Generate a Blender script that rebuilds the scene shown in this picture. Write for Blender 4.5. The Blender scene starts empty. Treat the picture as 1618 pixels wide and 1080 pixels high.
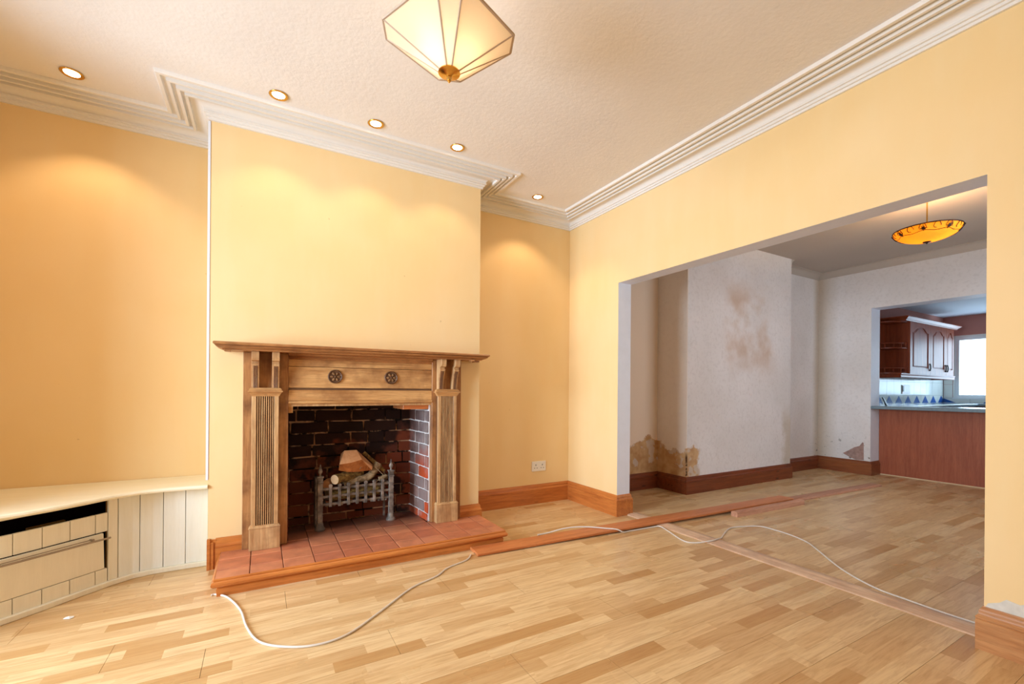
import bpy, bmesh, math, random
from mathutils import Vector, Matrix, noise
random.seed(7)
PI = math.pi
S = bpy.context.scene
COL = S.collection

# ------------------------------------------------------------------ camera
CAMZ = 1.12
YAW, ROLL = 0.5151, 0.0077
cam_d = bpy.data.cameras.new('camera'); cam = bpy.data.objects.new('camera', cam_d); COL.objects.link(cam)
cam_d.sensor_fit = 'HORIZONTAL'; cam_d.sensor_width = 36
cam_d.lens = 699.75/1618*36
cam_d.shift_y = (615.29-540)/1618
cam_d.clip_start = .02
F = Vector((math.sin(YAW), math.cos(YAW), 0)); R0 = Vector((math.cos(YAW), -math.sin(YAW), 0)); U0 = Vector((0, 0, 1))
RR = R0*math.cos(ROLL)+U0*math.sin(ROLL); UU = -R0*math.sin(ROLL)+U0*math.cos(ROLL)
M = Matrix.Identity(4)
for i in range(3):
    M[i][0] = RR[i]; M[i][1] = UU[i]; M[i][2] = -F[i]
M[2][3] = CAMZ
cam.matrix_world = M
S.camera = cam

# ------------------------------------------------------------------ world, lights, exposure
S.view_settings.view_transform = 'Standard'; S.view_settings.look = 'None'
S.view_settings.gamma = 1; S.view_settings.use_curve_mapping = False
S.view_settings.exposure = 0.0
W = bpy.data.worlds.new('sky'); S.world = W; W.use_nodes = True
bg = W.node_tree.nodes['Background']; bg.inputs[0].default_value = (.82, .92, 1, 1); bg.inputs[1].default_value = 1.5

def area(name, loc, aim, sx, sy, power, color, spread=PI):
    l = bpy.data.lights.new(name, 'AREA'); l.shape = 'RECTANGLE'; l.size = sx; l.size_y = sy
    l.energy = power; l.color = color
    o = bpy.data.objects.new(name, l); COL.objects.link(o); o.location = loc
    o.rotation_euler = Vector(aim).to_track_quat('-Z', 'Y').to_euler(); l.spread = spread
    return o
area('daylight_front_window', (-2.93, 1.75, 1.45), (1, .30, -.06), 1.8, 1.8, 118, (.69, .86, 1), 2.0)
area('daylight_rear_window', (5.2, -.47, 1.55), (0, 1, .2), 1.7, 1.2, 21, (.78, .89, 1), 2.4)
area('daylight_kitchen_window', (11.3, 1.9, 1.6), (-1, 0, 0), 2.2, 1.1, 50, (.52, .77, 1))

# ------------------------------------------------------------------ material helpers
def srgb(r, g, b):
    f = lambda c: ((c/255)/12.92 if c <= 10 else (((c/255)+.055)/1.055)**2.4)
    return (f(r), f(g), f(b), 1)
class NT:
    def __init__(s, name, rough=.5, spec=.5, metal=0):
        s.m = bpy.data.materials.new(name); s.m.use_nodes = True; s.t = s.m.node_tree
        s.b = s.t.nodes['Principled BSDF']; s.out = s.t.nodes['Material Output']
        s.b.inputs['Roughness'].default_value = rough; s.b.inputs['Specular IOR Level'].default_value = spec
        s.b.inputs['Metallic'].default_value = metal
    def n(s, typ, **kw):
        x = s.t.nodes.new(typ)
        for k, v in kw.items(): setattr(x, k, v)
        return x
    def l(s, a, b): s.t.links.new(a, b)
    def val(s, x, sock):
        if hasattr(x, 'is_output') or isinstance(x, bpy.types.NodeSocket): s.l(x, sock)
        else: sock.default_value = x
    def math(s, op, a, b=0.0, c=None, clamp=False):
        x = s.n('ShaderNodeMath', operation=op); x.use_clamp = clamp
        s.val(a, x.inputs[0]); s.val(b, x.inputs[1])
        if c is not None: s.val(c, x.inputs[2])
        return x.outputs[0]
    def mix(s, f, a, b, mode='MIX'):
        x = s.n('ShaderNodeMix', data_type='RGBA', blend_type=mode)
        s.val(f, x.inputs[0]); s.val(a, x.inputs[6]); s.val(b, x.inputs[7])
        return x.outputs[2]
    def ramp(s, f, stops, interp='LINEAR'):
        x = s.n('ShaderNodeValToRGB'); x.color_ramp.interpolation = interp
        e = x.color_ramp.elements
        while len(e) < len(stops): e.new(.5)
        for i, (p, c) in enumerate(stops):
            e[i].position = p; e[i].color = c if len(c) == 4 else (*c, 1)
        s.l(f, x.inputs[0]); return x.outputs[0]
    def rng(s, v, a, b, c=0.0, d=1.0):
        x = s.n('ShaderNodeMapRange'); x.clamp = True
        s.val(v, x.inputs[0]); x.inputs[1].default_value = a; x.inputs[2].default_value = b
        x.inputs[3].default_value = c; x.inputs[4].default_value = d
        return x.outputs[0]
    def pos(s): return s.n('ShaderNodeNewGeometry').outputs['Position']
    def obj(s): return s.n('ShaderNodeTexCoord').outputs['Object']
    def rand(s): return s.n('ShaderNodeObjectInfo').outputs['Random']
    def xyz(s, v):
        x = s.n('ShaderNodeSeparateXYZ'); s.l(v, x.inputs[0]); return x.outputs
    def vec(s, a, b, c):
        x = s.n('ShaderNodeCombineXYZ'); s.val(a, x.inputs[0]); s.val(b, x.inputs[1]); s.val(c, x.inputs[2]); return x.outputs[0]
    def scale(s, v, sc, off=(0, 0, 0)):
        x = s.n('ShaderNodeMapping'); s.l(v, x.inputs[0]); x.inputs[3].default_value = sc; x.inputs[1].default_value = off
        return x.outputs[0]
    def noise(s, v, sc=5, det=4, rough=.55, dist=0):
        x = s.n('ShaderNodeTexNoise'); s.l(v, x.inputs['Vector']); x.inputs['Scale'].default_value = sc
        x.inputs['Detail'].default_value = det; x.inputs['Roughness'].default_value = rough; x.inputs['Distortion'].default_value = dist
        return x.outputs['Fac']
    def col(s, c): s.val(c, s.b.inputs['Base Color']); return s
    def bump(s, h, st=.2, d=.01):
        x = s.n('ShaderNodeBump'); x.inputs['Strength'].default_value = st; x.inputs['Distance'].default_value = d
        s.l(h, x.inputs['Height']); s.l(x.outputs[0], s.b.inputs['Normal']); return s

def plain(name, c, rough=.5, spec=.5, metal=0, nz=.06, sc=12):
    t = NT(name, rough, spec, metal)
    f = t.noise(t.obj(), sc, 3)
    dark = tuple(x*(1-nz*2) for x in c[:3])+(1,)
    t.col(t.mix(t.rng(f, .3, .7), dark, c)); return t.m

def wood(name, c1, c2, axis='X', rough=.45, sc=1.0, knots=False, dark=None, spec=.4, worn=0):
    t = NT(name, rough, spec)
    s = {'X': (1.2, 16, 16), 'Y': (16, 1.2, 16), 'Z': (16, 16, 1.2)}[axis]
    s = tuple(q*sc for q in s)
    o = t.obj(); r = t.rand()
    ov = t.n('ShaderNodeVectorMath', operation='ADD'); t.l(o, ov.inputs[0]); t.l(t.vec(t.math('MULTIPLY', r, 7.0), t.math('MULTIPLY', r, 3.0), r), ov.inputs[1])
    v = t.scale(ov.outputs[0], s)
    f = t.noise(v, 1.6, 6, .6, .6)
    f2 = t.noise(t.scale(ov.outputs[0], tuple(q*5 for q in s)), 2.0, 3, .6)
    c = t.mix(t.rng(f, .33, .68), c1, c2)
    c = t.mix(t.rng(f2, .45, .75, 0, .35), c, tuple(x*.45 for x in c2[:3])+(1,))
    if dark:
        f3 = t.noise(ov.outputs[0], 5.0, 4, .6)
        c = t.mix(t.rng(f3, .48, .72, 0, .75), c, dark)
    if knots:
        ks = {'X': (3.2, 14, 14), 'Y': (14, 3.2, 14), 'Z': (14, 14, 3.2)}[axis]
        x = t.n('ShaderNodeTexVoronoi'); x.inputs['Scale'].default_value = 1
        t.l(t.scale(ov.outputs[0], ks), x.inputs['Vector'])
        c = t.mix(t.rng(x.outputs['Distance'], .05, .16, .85, 0), c, tuple(q*.12 for q in c2[:3])+(1,))
    t.col(c); t.bump(f2, .12, .003)
    return t.m

MAT = {}
# yellow wall paint
def yellow():
    t = NT('yellow_emulsion', .55, .25)
    p = t.pos()
    f = t.noise(p, 1.3, 3); f2 = t.noise(t.scale(p, (3, 3, .6)), 3, 4)
    c = t.mix(t.rng(f, .35, .65), srgb(246, 215, 165), srgb(243, 210, 155))
    c = t.mix(t.rng(f2, .45, .8, 0, .35), c, srgb(245, 220, 174))
    f4 = t.noise(p, 22, 2)
    c = t.mix(t.rng(f4, .77, .79, 0, .25), c, srgb(150, 110, 70))
    t.col(c); t.bump(t.noise(p, 45, 4), .06, .004); return t.m
MAT['yellow'] = yellow()
def ceil_mat():
    t = NT('textured_ceiling', .8, .15)
    p = t.pos()
    t.col(t.mix(t.rng(t.noise(p, 2, 3), .3, .7), srgb(234, 228, 226), srgb(240, 235, 233)))
    t.bump(t.noise(p, 38, 5, .65), .35, .006); return t.m
MAT['ceil'] = ceil_mat()
MAT['white'] = plain('white_gloss_paint', srgb(238, 233, 230), .35, .4, nz=.01)
MAT['jamb'] = plain('pale_lilac_paint', srgb(234, 236, 246), .5, .3, nz=.02)
MAT['cornice'] = plain('cornice_paint', srgb(240, 234, 229), .5, .3, nz=.015, sc=5)

def damp():
    t = NT('damp_stained_warm_lit_plaster', .8, .15)
    p = t.pos(); x, y, z = t.xyz(p)
    base = t.mix(t.rng(t.noise(p, 1.2, 4), .35, .65), srgb(236, 230, 229), srgb(224, 217, 214))
    base = t.mix(t.rng(t.noise(p, 30, 4), .5, .75, 0, .3), base, srgb(190, 180, 176))
    base = t.mix(t.rng(x, 4.03, 4.0), base, srgb(244, 224, 204))  # warm light from the front room, painted as beige left of the breast
    nz = t.noise(p, 3.2, 6, .62)
    nz2 = t.noise(p, 9, 5, .6)
    # damp at the foot of the breast's left corner and alcove
    ztop = t.math('SUBTRACT', t.math('ADD', .20, t.math('MULTIPLY', nz, .72)), z)
    m1 = t.math('MULTIPLY', t.rng(ztop, 0, .03), t.rng(x, 4.25, 4.20))
    xr = t.math('SUBTRACT', t.math('ADD', 3.98, t.math('MULTIPLY', nz, .52)), x)
    m1 = t.math('MULTIPLY', m1, t.rng(xr, 0, .03))
    br = t.mix(t.rng(nz2, .38, .62), srgb(188, 138, 84), srgb(212, 172, 122))
    c = t.mix(t.math('MULTIPLY', m1, .92), base, br)
    # flaked paler patches in it
    fl = t.math('MULTIPLY', m1, t.rng(t.noise(p, 5.5, 3), .56, .60))
    c = t.mix(t.math('MULTIPLY', fl, .6), c, srgb(216, 206, 196))
    # black mould on the outer corner
    ed = t.math('ADD', t.math('ABSOLUTE', t.math('SUBTRACT', x, 4.015)), t.math('ABSOLUTE', t.math('SUBTRACT', y, 3.243)))
    mm = t.math('MULTIPLY', t.rng(ed, .022, .006), t.rng(z, .46, .40))
    mm = t.math('MULTIPLY', mm, t.rng(nz2, .44, .5))
    c = t.mix(mm, c, srgb(70, 42, 26))
    # right edge of the breast
    xe = t.math('SUBTRACT', x, t.math('SUBTRACT', 6.05, t.math('MULTIPLY', nz, .42)))
    m2 = t.math('MULTIPLY', t.rng(xe, 0, .08), t.math('MULTIPLY', t.rng(z, 1.0, .7), t.rng(x, 6.15, 6.1)))
    c = t.mix(t.math('MULTIPLY', m2, .55), c, srgb(186, 166, 136))
    # old brown blotches high on the breast
    bx = t.math('MULTIPLY', t.rng(x, 4.55, 4.8), t.rng(x, 5.75, 5.5))
    bz = t.math('MULTIPLY', t.rng(z, 1.2, 1.6), t.rng(z, 2.5, 2.2))
    m3 = t.math('MULTIPLY', t.math('MULTIPLY', bx, bz), t.rng(t.noise(p, 2.6, 3, .5), .46, .66))
    c = t.mix(t.math('MULTIPLY', m3, .6), c, srgb(196, 160, 128))
    # streak in the far corner
    m4 = t.math('MULTIPLY', t.rng(x, 7.0, 7.12), t.rng(y, 3.2, 3.42))
    c = t.mix(t.math('MULTIPLY', m4, .5), c, srgb(176, 150, 108))
    # scuffs low on the kitchen wall
    m5 = t.math('MULTIPLY', t.math('MULTIPLY', t.rng(x, 7.0, 7.05), t.rng(z, .6, .3)), t.rng(t.noise(p, 14, 4), .62, .66))
    c = t.mix(m5, c, srgb(120, 112, 108))
    t.col(c); t.bump(t.noise(p, 24, 6, .65), .2, .006); return t.m
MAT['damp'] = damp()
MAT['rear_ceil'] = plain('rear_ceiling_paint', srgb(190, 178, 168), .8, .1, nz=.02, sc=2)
MAT['kitchen_wall'] = plain('terracotta_pink_paint', srgb(184, 128, 116), .6, .2, nz=.02, sc=3)
MAT['kitchen_ceil'] = plain('kitchen_ceiling_paint', srgb(214, 220, 228), .7, .2, nz=.01, sc=3)
MAT['patch'] = plain('bare_pink_plaster', srgb(178, 146, 136), .9, .1, nz=.15, sc=30)
MAT['patchw'] = plain('bare_white_filler', srgb(226, 222, 216), .9, .1, nz=.08, sc=25)

def laminate():
    t = NT('oak_strip_laminate', .3, .3)
    p = t.pos(); x, y, z = t.xyz(p)
    row = t.math('FLOOR', t.math('DIVIDE', t.math('ADD', y, 5), 0.0737))
    wn = t.n('ShaderNodeTexWhiteNoise', noise_dimensions='1D'); t.l(row, wn.inputs['W'])
    xo = t.math('ADD', t.math('DIVIDE', t.math('ADD', x, 10), .46), t.math('MULTIPLY', wn.outputs[0], 9.7))
    # uneven strip lengths: warp the coordinate
    xo = t.math('ADD', xo, t.math('MULTIPLY', t.math('SINE', t.math('MULTIPLY', xo, 2.1)), .22))
    cl = t.math('FLOOR', xo)
    w2 = t.n('ShaderNodeTexWhiteNoise', noise_dimensions='2D'); t.l(t.vec(row, cl, 0), w2.inputs['Vector'])
    rnd = w2.outputs[0]
    c = t.ramp(rnd, [(0, srgb(214, 176, 128)), (.25, srgb(228, 194, 146)), (.5, srgb(238, 208, 162)), (.72, srgb(232, 198, 150)), (.86, srgb(210, 170, 120)), (1, srgb(200, 156, 104))])
    off = t.vec(t.math('MULTIPLY', rnd, 31.0), t.math('MULTIPLY', row, .37), 0)
    ad = t.n('ShaderNodeVectorMath', operation='ADD'); t.l(p, ad.inputs[0]); t.l(off, ad.inputs[1])
    g = t.noise(t.scale(ad.outputs[0], (2.2, 26, 1)), 1.5, 6, .62, 1.2)
    c = t.mix(t.rng(g, .42, .72, 0, .6), c, srgb(186, 134, 82))
    g2 = t.noise(t.scale(ad.outputs[0], (5, 90, 1)), 1.5, 3, .6)
    c = t.mix(t.rng(g2, .5, .8, 0, .3), c, srgb(168, 118, 68))
    t.col(c)
    t.l(t.rng(t.noise(p, 1.1, 4), .3, .7, .24, .36), t.b.inputs['Roughness'])
    return t.m
MAT['laminate'] = laminate()
MAT['subfloor'] = plain('dark_joint', srgb(60, 38, 22), .8, .1)
MAT['pine_x'] = wood('orange_pine_along_x', srgb(212, 132, 66), srgb(182, 102, 48), 'X', .32, knots=True)
MAT['pine_y'] = wood('orange_pine_along_y', srgb(212, 132, 66), srgb(182, 102, 48), 'Y', .32, knots=True)
MAT['pier_pine'] = wood('pale_pine_along_y', srgb(206, 150, 98), srgb(178, 116, 66), 'Y', .4)
MAT['rear_pine_x'] = wood('dark_pine_along_x', srgb(140, 74, 42), srgb(112, 54, 30), 'X', .35, knots=True)
MAT['rear_pine_y'] = wood('dark_pine_along_y', srgb(152, 88, 48), srgb(124, 64, 34), 'Y', .35, knots=True)
MAT['oldpine_z'] = wood('stripped_pine_upright', srgb(196, 142, 90), srgb(146, 94, 54), 'Z', .5, dark=srgb(98, 56, 32))
MAT['oldpine_zl'] = wood('stripped_pine_pale_upright', srgb(218, 176, 126), srgb(178, 128, 82), 'Z', .5, dark=srgb(140, 94, 60))
MAT['oldpine_x'] = wood('stripped_pine_across', srgb(222, 172, 114), srgb(182, 128, 76), 'X', .5, dark=srgb(128, 80, 46))
MAT['oldpine_xd'] = wood('stripped_pine_shelf', srgb(196, 138, 86), srgb(148, 94, 54), 'X', .38, dark=srgb(108, 64, 36))
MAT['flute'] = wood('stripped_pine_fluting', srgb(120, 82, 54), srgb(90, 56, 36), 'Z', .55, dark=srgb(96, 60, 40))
MAT['petal'] = wood('worn_carved_wood', srgb(158, 116, 78), srgb(120, 84, 54), 'X', .5)
MAT['rosette'] = wood('dark_carved_wood', srgb(120, 84, 56), srgb(84, 54, 36), 'X', .5)
def quarry():
    t = NT('red_quarry_tile', .42, .4)
    r = t.rand(); p = t.pos(); x, y, z = t.xyz(p)
    c = t.ramp(r, [(0, srgb(192, 112, 80)), (.4, srgb(206, 128, 92)), (.75, srgb(214, 138, 100)), (1, srgb(178, 98, 74))])
    c = t.mix(t.rng(t.noise(p, 12, 5), .4, .75, 0, .4), c, srgb(120, 72, 60))
    soot = t.math('MULTIPLY', t.rng(y, 3.18, 3.5), t.rng(t.noise(p, 4, 4), .15, .5))
    c = t.mix(t.math('MULTIPLY', soot, .85), c, srgb(52, 34, 32))
    t.col(c); t.bump(t.noise(p, 30, 3), .1, .003); return t.m
MAT['quarry'] = quarry()
MAT['grout'] = plain('dark_grout', srgb(104, 74, 60), .9, .1)
def brick():
    t = NT('sooty_fire_brick', .85, .15)
    r = t.rand(); p = t.pos(); x, y, z = t.xyz(p)
    c = t.ramp(r, [(0, srgb(120, 56, 36)), (.35, srgb(146, 72, 46)), (.6, srgb(104, 58, 46)), (.8, srgb(158, 84, 56)), (1, srgb(90, 48, 38))])
    cheek = t.rng(x, 1.08, 1.11)
    ash = t.mix(t.rng(t.noise(p, 6, 4), .35, .65), srgb(128, 108, 108), srgb(160, 142, 138))
    redb = t.ramp(r, [(0, srgb(186, 78, 44)), (.45, srgb(170, 76, 52)), (.5, srgb(140, 118, 114)), (1, srgb(120, 98, 98))], 'CONSTANT')
    ck = t.mix(t.rng(t.math('ADD', z, t.math('MULTIPLY', t.noise(p, 3, 3), .3)), .62, .85), redb, ash)
    ck = t.mix(t.rng(t.noise(p, 14, 4), .5, .7, 0, .5), ck, srgb(170, 158, 156))
    c = t.mix(cheek, c, ck)
    n1 = t.noise(p, 3.5, 4, .6)
    # soot licks up the back and hangs heaviest at the top
    s = t.rng(t.math('ADD', z, t.math('MULTIPLY', t.math('SUBTRACT', n1, .5), 1.3)), .42, .66)
    s = t.math('MULTIPLY', s, t.math('SUBTRACT', 1.0, t.math('MULTIPLY', cheek, .62)))
    s = t.math('MAXIMUM', s, t.math('MULTIPLY', .45, t.math('SUBTRACT', 1.0, cheek)))
    s = t.math('MAXIMUM', s, t.math('MULTIPLY', t.rng(n1, .52, .62), t.math('SUBTRACT', 1.0, cheek)))
    c = t.mix(t.math('MULTIPLY', s, .93), c, srgb(24, 18, 17))
    t.col(c); t.bump(t.noise(p, 40, 5, .65), .5, .006); return t.m
MAT['brick'] = brick()
def mortar():
    t = NT('old_lime_mortar', .95, .1)
    p = t.pos(); x, y, z = t.xyz(p)
    pale = t.mix(t.rng(x, 1.08, 1.09), srgb(196, 150, 118), srgb(222, 212, 210))
    s = t.math('MAXIMUM', t.rng(t.noise(p, 8, 4, .6), .46, .56), t.math('MULTIPLY', t.rng(z, 1.02, 1.08), 1.0))
    s = t.math('MULTIPLY', s, t.math('SUBTRACT', 1.0, t.math('MULTIPLY', t.rng(x, 1.08, 1.09), .85)))
    t.col(t.mix(s, pale, srgb(30, 22, 20))); t.bump(t.noise(p, 60, 4), .5, .005); return t.m
MAT['mortar'] = mortar()
MAT['soot'] = plain('chimney_soot', srgb(16, 13, 12), .95, .05)
def iron_m():
    t = NT('ashy_cast_iron', .55, .5, .15)
    p = t.pos()
    t.col(t.mix(t.rng(t.noise(p, 18, 5), .4, .7), srgb(84, 74, 68), srgb(160, 146, 136)))
    t.bump(t.noise(p, 90, 3), .4, .003); return t.m
MAT['iron'] = iron_m()
def bark_m(name, a, b, sc=30):
    t = NT(name, .9, .1); o = t.obj()
    f = t.noise(o, sc, 5, .65, .5)
    t.col(t.mix(t.rng(f, .35, .65), a, b)); t.bump(f, .8, .008); return t.m
MAT['bark'] = bark_m('pale_bark', srgb(176, 152, 120), srgb(110, 84, 58))
MAT['bark2'] = bark_m('mossy_bark', srgb(168, 138, 82), srgb(86, 62, 38), 40)
MAT['endgrain'] = bark_m('sawn_log_end', srgb(222, 190, 152), srgb(202, 164, 124), 12)
MAT['split'] = bark_m('split_log_face', srgb(216, 162, 118), srgb(190, 130, 86), 9)
MAT['split_dark'] = bark_m('split_log_flank', srgb(176, 104, 52), srgb(128, 70, 34), 12)
MAT['cream'] = wood('cream_painted_board', srgb(246, 238, 218), srgb(240, 231, 210), 'Z', .45)
MAT['cream_x'] = wood('cream_painted_shelf', srgb(250, 242, 218), srgb(246, 236, 208), 'X', .4)
MAT['cream_w'] = wood('off_white_painted_board', srgb(244, 243, 236), srgb(238, 236, 226), 'Z', .45)
for k in ('cream', 'cream_x', 'cream_w'):  # painted: grain only just shows through
    for nd in MAT[k].node_tree.nodes:
        if nd.type == 'MAP_RANGE' and nd.inputs[4].default_value < .5: nd.inputs[4].default_value = .06
MAT['dark'] = plain('dark_interior', srgb(30, 16, 10), .9, .05)
MAT['cardboard'] = plain('brown_board', srgb(120, 88, 48), .8, .1)
MAT['steel'] = plain('worn_steel', srgb(168, 152, 132), .35, .5, .7)
MAT['chrome'] = plain('dark_bronze_handle', srgb(54, 44, 38), .5, .4, .2)
MAT['brass'] = plain('polished_brass', srgb(226, 178, 92), .18, .5, 1)
MAT['plastic'] = plain('white_plastic', srgb(240, 236, 232), .3, .5, nz=.01)
MAT['black'] = plain('black_plastic', srgb(14, 14, 18), .35, .5)
MAT['cable'] = plain('white_cable_sheath', srgb(226, 216, 208), .4, .4, nz=.03)
MAT['paper'] = plain('white_paper', srgb(246, 244, 240), .8, .2, nz=.01)
MAT['board_o'] = wood('orange_loose_board', srgb(218, 138, 84), srgb(194, 112, 62), 'X', .38)
MAT['board_p'] = wood('pinkish_bare_wood', srgb(220, 166, 136), srgb(192, 134, 106), 'X', .6)
MAT['threshold'] = wood('worn_threshold_wood', srgb(236, 204, 174), srgb(212, 172, 142), 'Y', .4, dark=srgb(190, 150, 124))
MAT['cherry'] = wood('cherry_kitchen_wood', srgb(168, 82, 46), srgb(138, 60, 32), 'Z', .4, spec=.35)
MAT['cherry_x'] = wood('cherry_kitchen_wood_across', srgb(168, 82, 46), srgb(138, 60, 32), 'X', .38, spec=.4)
MAT['barpanel'] = wood('red_brown_bar_laminate', srgb(172, 92, 58), srgb(150, 74, 44), 'Z', .45)
MAT['worktop'] = plain('blue_grey_worktop', srgb(128, 148, 160), .18, .5, nz=.08, sc=40)
MAT['tile'] = plain('glazed_pale_tile', srgb(226, 232, 226), .15, .5, nz=.02)
MAT['tileb'] = plain('cobalt_blue_glaze', srgb(24, 92, 176), .2, .5, nz=.08)
MAT['tgrout'] = plain('grey_grout', srgb(150, 160, 160), .9, .1)
MAT['upvc'] = plain('white_upvc', srgb(226, 234, 236), .3, .5, nz=.01)
MAT['whiteline'] = plain('white_sealant', srgb(220, 190, 150), .5, .3)
def glass_m():
    t = NT('obscured_window_glass')
    tr = t.n('ShaderNodeBsdfTransparent'); gl = t.n('ShaderNodeBsdfGlossy'); gl.inputs['Roughness'].default_value = .05
    tl = t.n('ShaderNodeBsdfTranslucent'); tl.inputs[0].default_value = (.9, .95, 1, 1)
    z = t.xyz(t.pos())[2]
    fr = t.math('MULTIPLY', t.rng(z, 1.42, 1.30), t.rng(t.noise(t.pos(), 26, 3), .42, .6, .1, .8))
    a = t.n('ShaderNodeMixShader'); t.l(fr, a.inputs[0]); t.l(tr.outputs[0], a.inputs[1]); t.l(tl.outputs[0], a.inputs[2])
    b = t.n('ShaderNodeMixShader'); b.inputs[0].default_value = .05; t.l(a.outputs[0], b.inputs[1]); t.l(gl.outputs[0], b.inputs[2])
    t.l(b.outputs[0], t.out.inputs[0]); return t.m
MAT['glass'] = glass_m()
def shade_m(name, c, em, est, tf=.6):
    t = NT(name, .8, .1)
    tl = t.n('ShaderNodeBsdfTranslucent'); tl.inputs[0].default_value = c
    t.b.inputs['Base Color'].default_value = c
    t.b.inputs['Emission Color'].default_value = em; t.b.inputs['Emission Strength'].default_value = est
    a = t.n('ShaderNodeMixShader'); a.inputs[0].default_value = tf
    t.l(t.b.outputs[0], a.inputs[1]); t.l(tl.outputs[0], a.inputs[2]); t.l(a.outputs[0], t.out.inputs[0]); return t.m
MAT['shade'] = shade_m('cream_fabric_shade', srgb(250, 238, 220), srgb(255, 232, 196), .0)
MAT['amber'] = shade_m('amber_glass', srgb(255, 196, 72), srgb(255, 176, 20), .35, .30)
MAT['piping'] = plain('taupe_piping', srgb(200, 178, 160), .7, .2)
MAT['wrought'] = plain('dark_bronze_iron', srgb(60, 34, 18), .45, .5, .4)
def emis(name, c, s):
    t = NT(name); t.b.inputs['Emission Color'].default_value = c; t.b.inputs['Emission Strength'].default_value = s
    t.b.inputs['Base Color'].default_value = c; return t.m
MAT['lamp'] = emis('lit_downlight', srgb(255, 240, 214), 14)
MAT['bulb'] = emis('lit_bulb', srgb(255, 226, 180), 12)

# ------------------------------------------------------------------ mesh helpers
def box(bm, x0, x1, y0, y1, z0, z1, mi=0):
    v = [bm.verts.new(p) for p in ((x0, y0, z0), (x1, y0, z0), (x1, y1, z0), (x0, y1, z0), (x0, y0, z1), (x1, y0, z1), (x1, y1, z1), (x0, y1, z1))]
    fs = []
    for f in ((3, 2, 1, 0), (4, 5, 6, 7), (0, 1, 5, 4), (1, 2, 6, 5), (2, 3, 7, 6), (3, 0, 4, 7)):
        q = bm.faces.new([v[i] for i in f]); q.material_index = mi; fs.append(q)
    return fs
def hexa(bm, p):  # 8 points: bottom loop, top loop
    v = [bm.verts.new(q) for q in p]
    for f in ((3, 2, 1, 0), (4, 5, 6, 7), (0, 1, 5, 4), (1, 2, 6, 5), (2, 3, 7, 6), (3, 0, 4, 7)): bm.faces.new([v[i] for i in f])
def loft(bm, loops, close_ends=True, closed=False):
    L = [[bm.verts.new(p) for p in lp] for lp in loops]
    n = len(L[0]); m = len(L)
    for i in range(m if closed else m-1):
        a, b = L[i], L[(i+1) % m]
        for j in range(n):
            k = (j+1) % n
            try: bm.faces.new((a[j], a[k], b[k], b[j]))
            except ValueError: pass
    if close_ends and not closed:
        bm.faces.new(list(reversed(L[0]))); bm.faces.new(L[-1])
def prism(bm, poly, ax, a0, a1):  # poly in the two other axes
    def P(u, v, a):
        return {'X': (a, u, v), 'Y': (u, a, v), 'Z': (u, v, a)}[ax]
    loft(bm, [[P(u, v, a0) for u, v in poly], [P(u, v, a1) for u, v in poly]])
def sweep(bm, prof, path, closed=False):
    """prof: (offset to the right of the path, z) closed polygon; mitred at corners"""
    n = len(path); loops = []
    for i in range(n):
        p = Vector(path[i])
        a = Vector(path[i-1]) if (i > 0 or closed) else None
        b = Vector(path[(i+1) % n]) if (i < n-1 or closed) else None
        d1 = (p-a).normalized() if a is not None else None
        d2 = (b-p).normalized() if b is not None else None
        n1 = Vector((d1.y, -d1.x)) if d1 else None; n2 = Vector((d2.y, -d2.x)) if d2 else None
        if n1 is None: m = n2
        elif n2 is None: m = n1
        else:
            m = (n1+n2); m = m/(m.dot(n1)) if m.length > 1e-6 else n1
        loops.append([(p.x+m.x*o, p.y+m.y*o, z) for o, z in prof])
    loft(bm, loops, True, closed)
def tube(bm, pts, r, n=8, cap=True):
    pts = [Vector(p) for p in pts]; loops = []; up = Vector((0, 0, 1)); prev = None
    rs = r if isinstance(r, (list, tuple)) else [r]*len(pts)
    for i, p in enumerate(pts):
        t = (pts[min(i+1, len(pts)-1)]-pts[max(i-1, 0)]).normalized()
        if prev is None:
            u = t.cross(up) if abs(t.z) < .95 else t.cross(Vector((1, 0, 0)))
        else: u = prev-t*prev.dot(t)
        u.normalize(); prev = u; w = t.cross(u)
        loops.append([tuple(p+(u*math.cos(2*PI*k/n)+w*math.sin(2*PI*k/n))*rs[i]) for k in range(n)])
    loft(bm, loops, cap)
def lathe(bm, prof, c, n=24):
    cx, cy = c
    loops = [[(cx+max(r, .0004)*math.cos(2*PI*k/n), cy+max(r, .0004)*math.sin(2*PI*k/n), z) for k in range(n)] for r, z in prof]
    loft(bm, loops, True)
def smooth_path(pts, k=6):
    pts = [Vector(p) for p in pts]; out = []
    for i in range(len(pts)-1):
        p0 = pts[max(i-1, 0)]; p1 = pts[i]; p2 = pts[i+1]; p3 = pts[min(i+2, len(pts)-1)]
        for s in range(k):
            t = s/k
            out.append(.5*((2*p1)+(p2-p0)*t+(2*p0-5*p1+4*p2-p3)*t*t+(3*p1-p0-3*p2+p3)*t**3))
    out.append(pts[-1]); return out
def wloc(o):
    v = Vector((0, 0, 0))
    while o: v += o.location; o = o.parent
    return v
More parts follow.
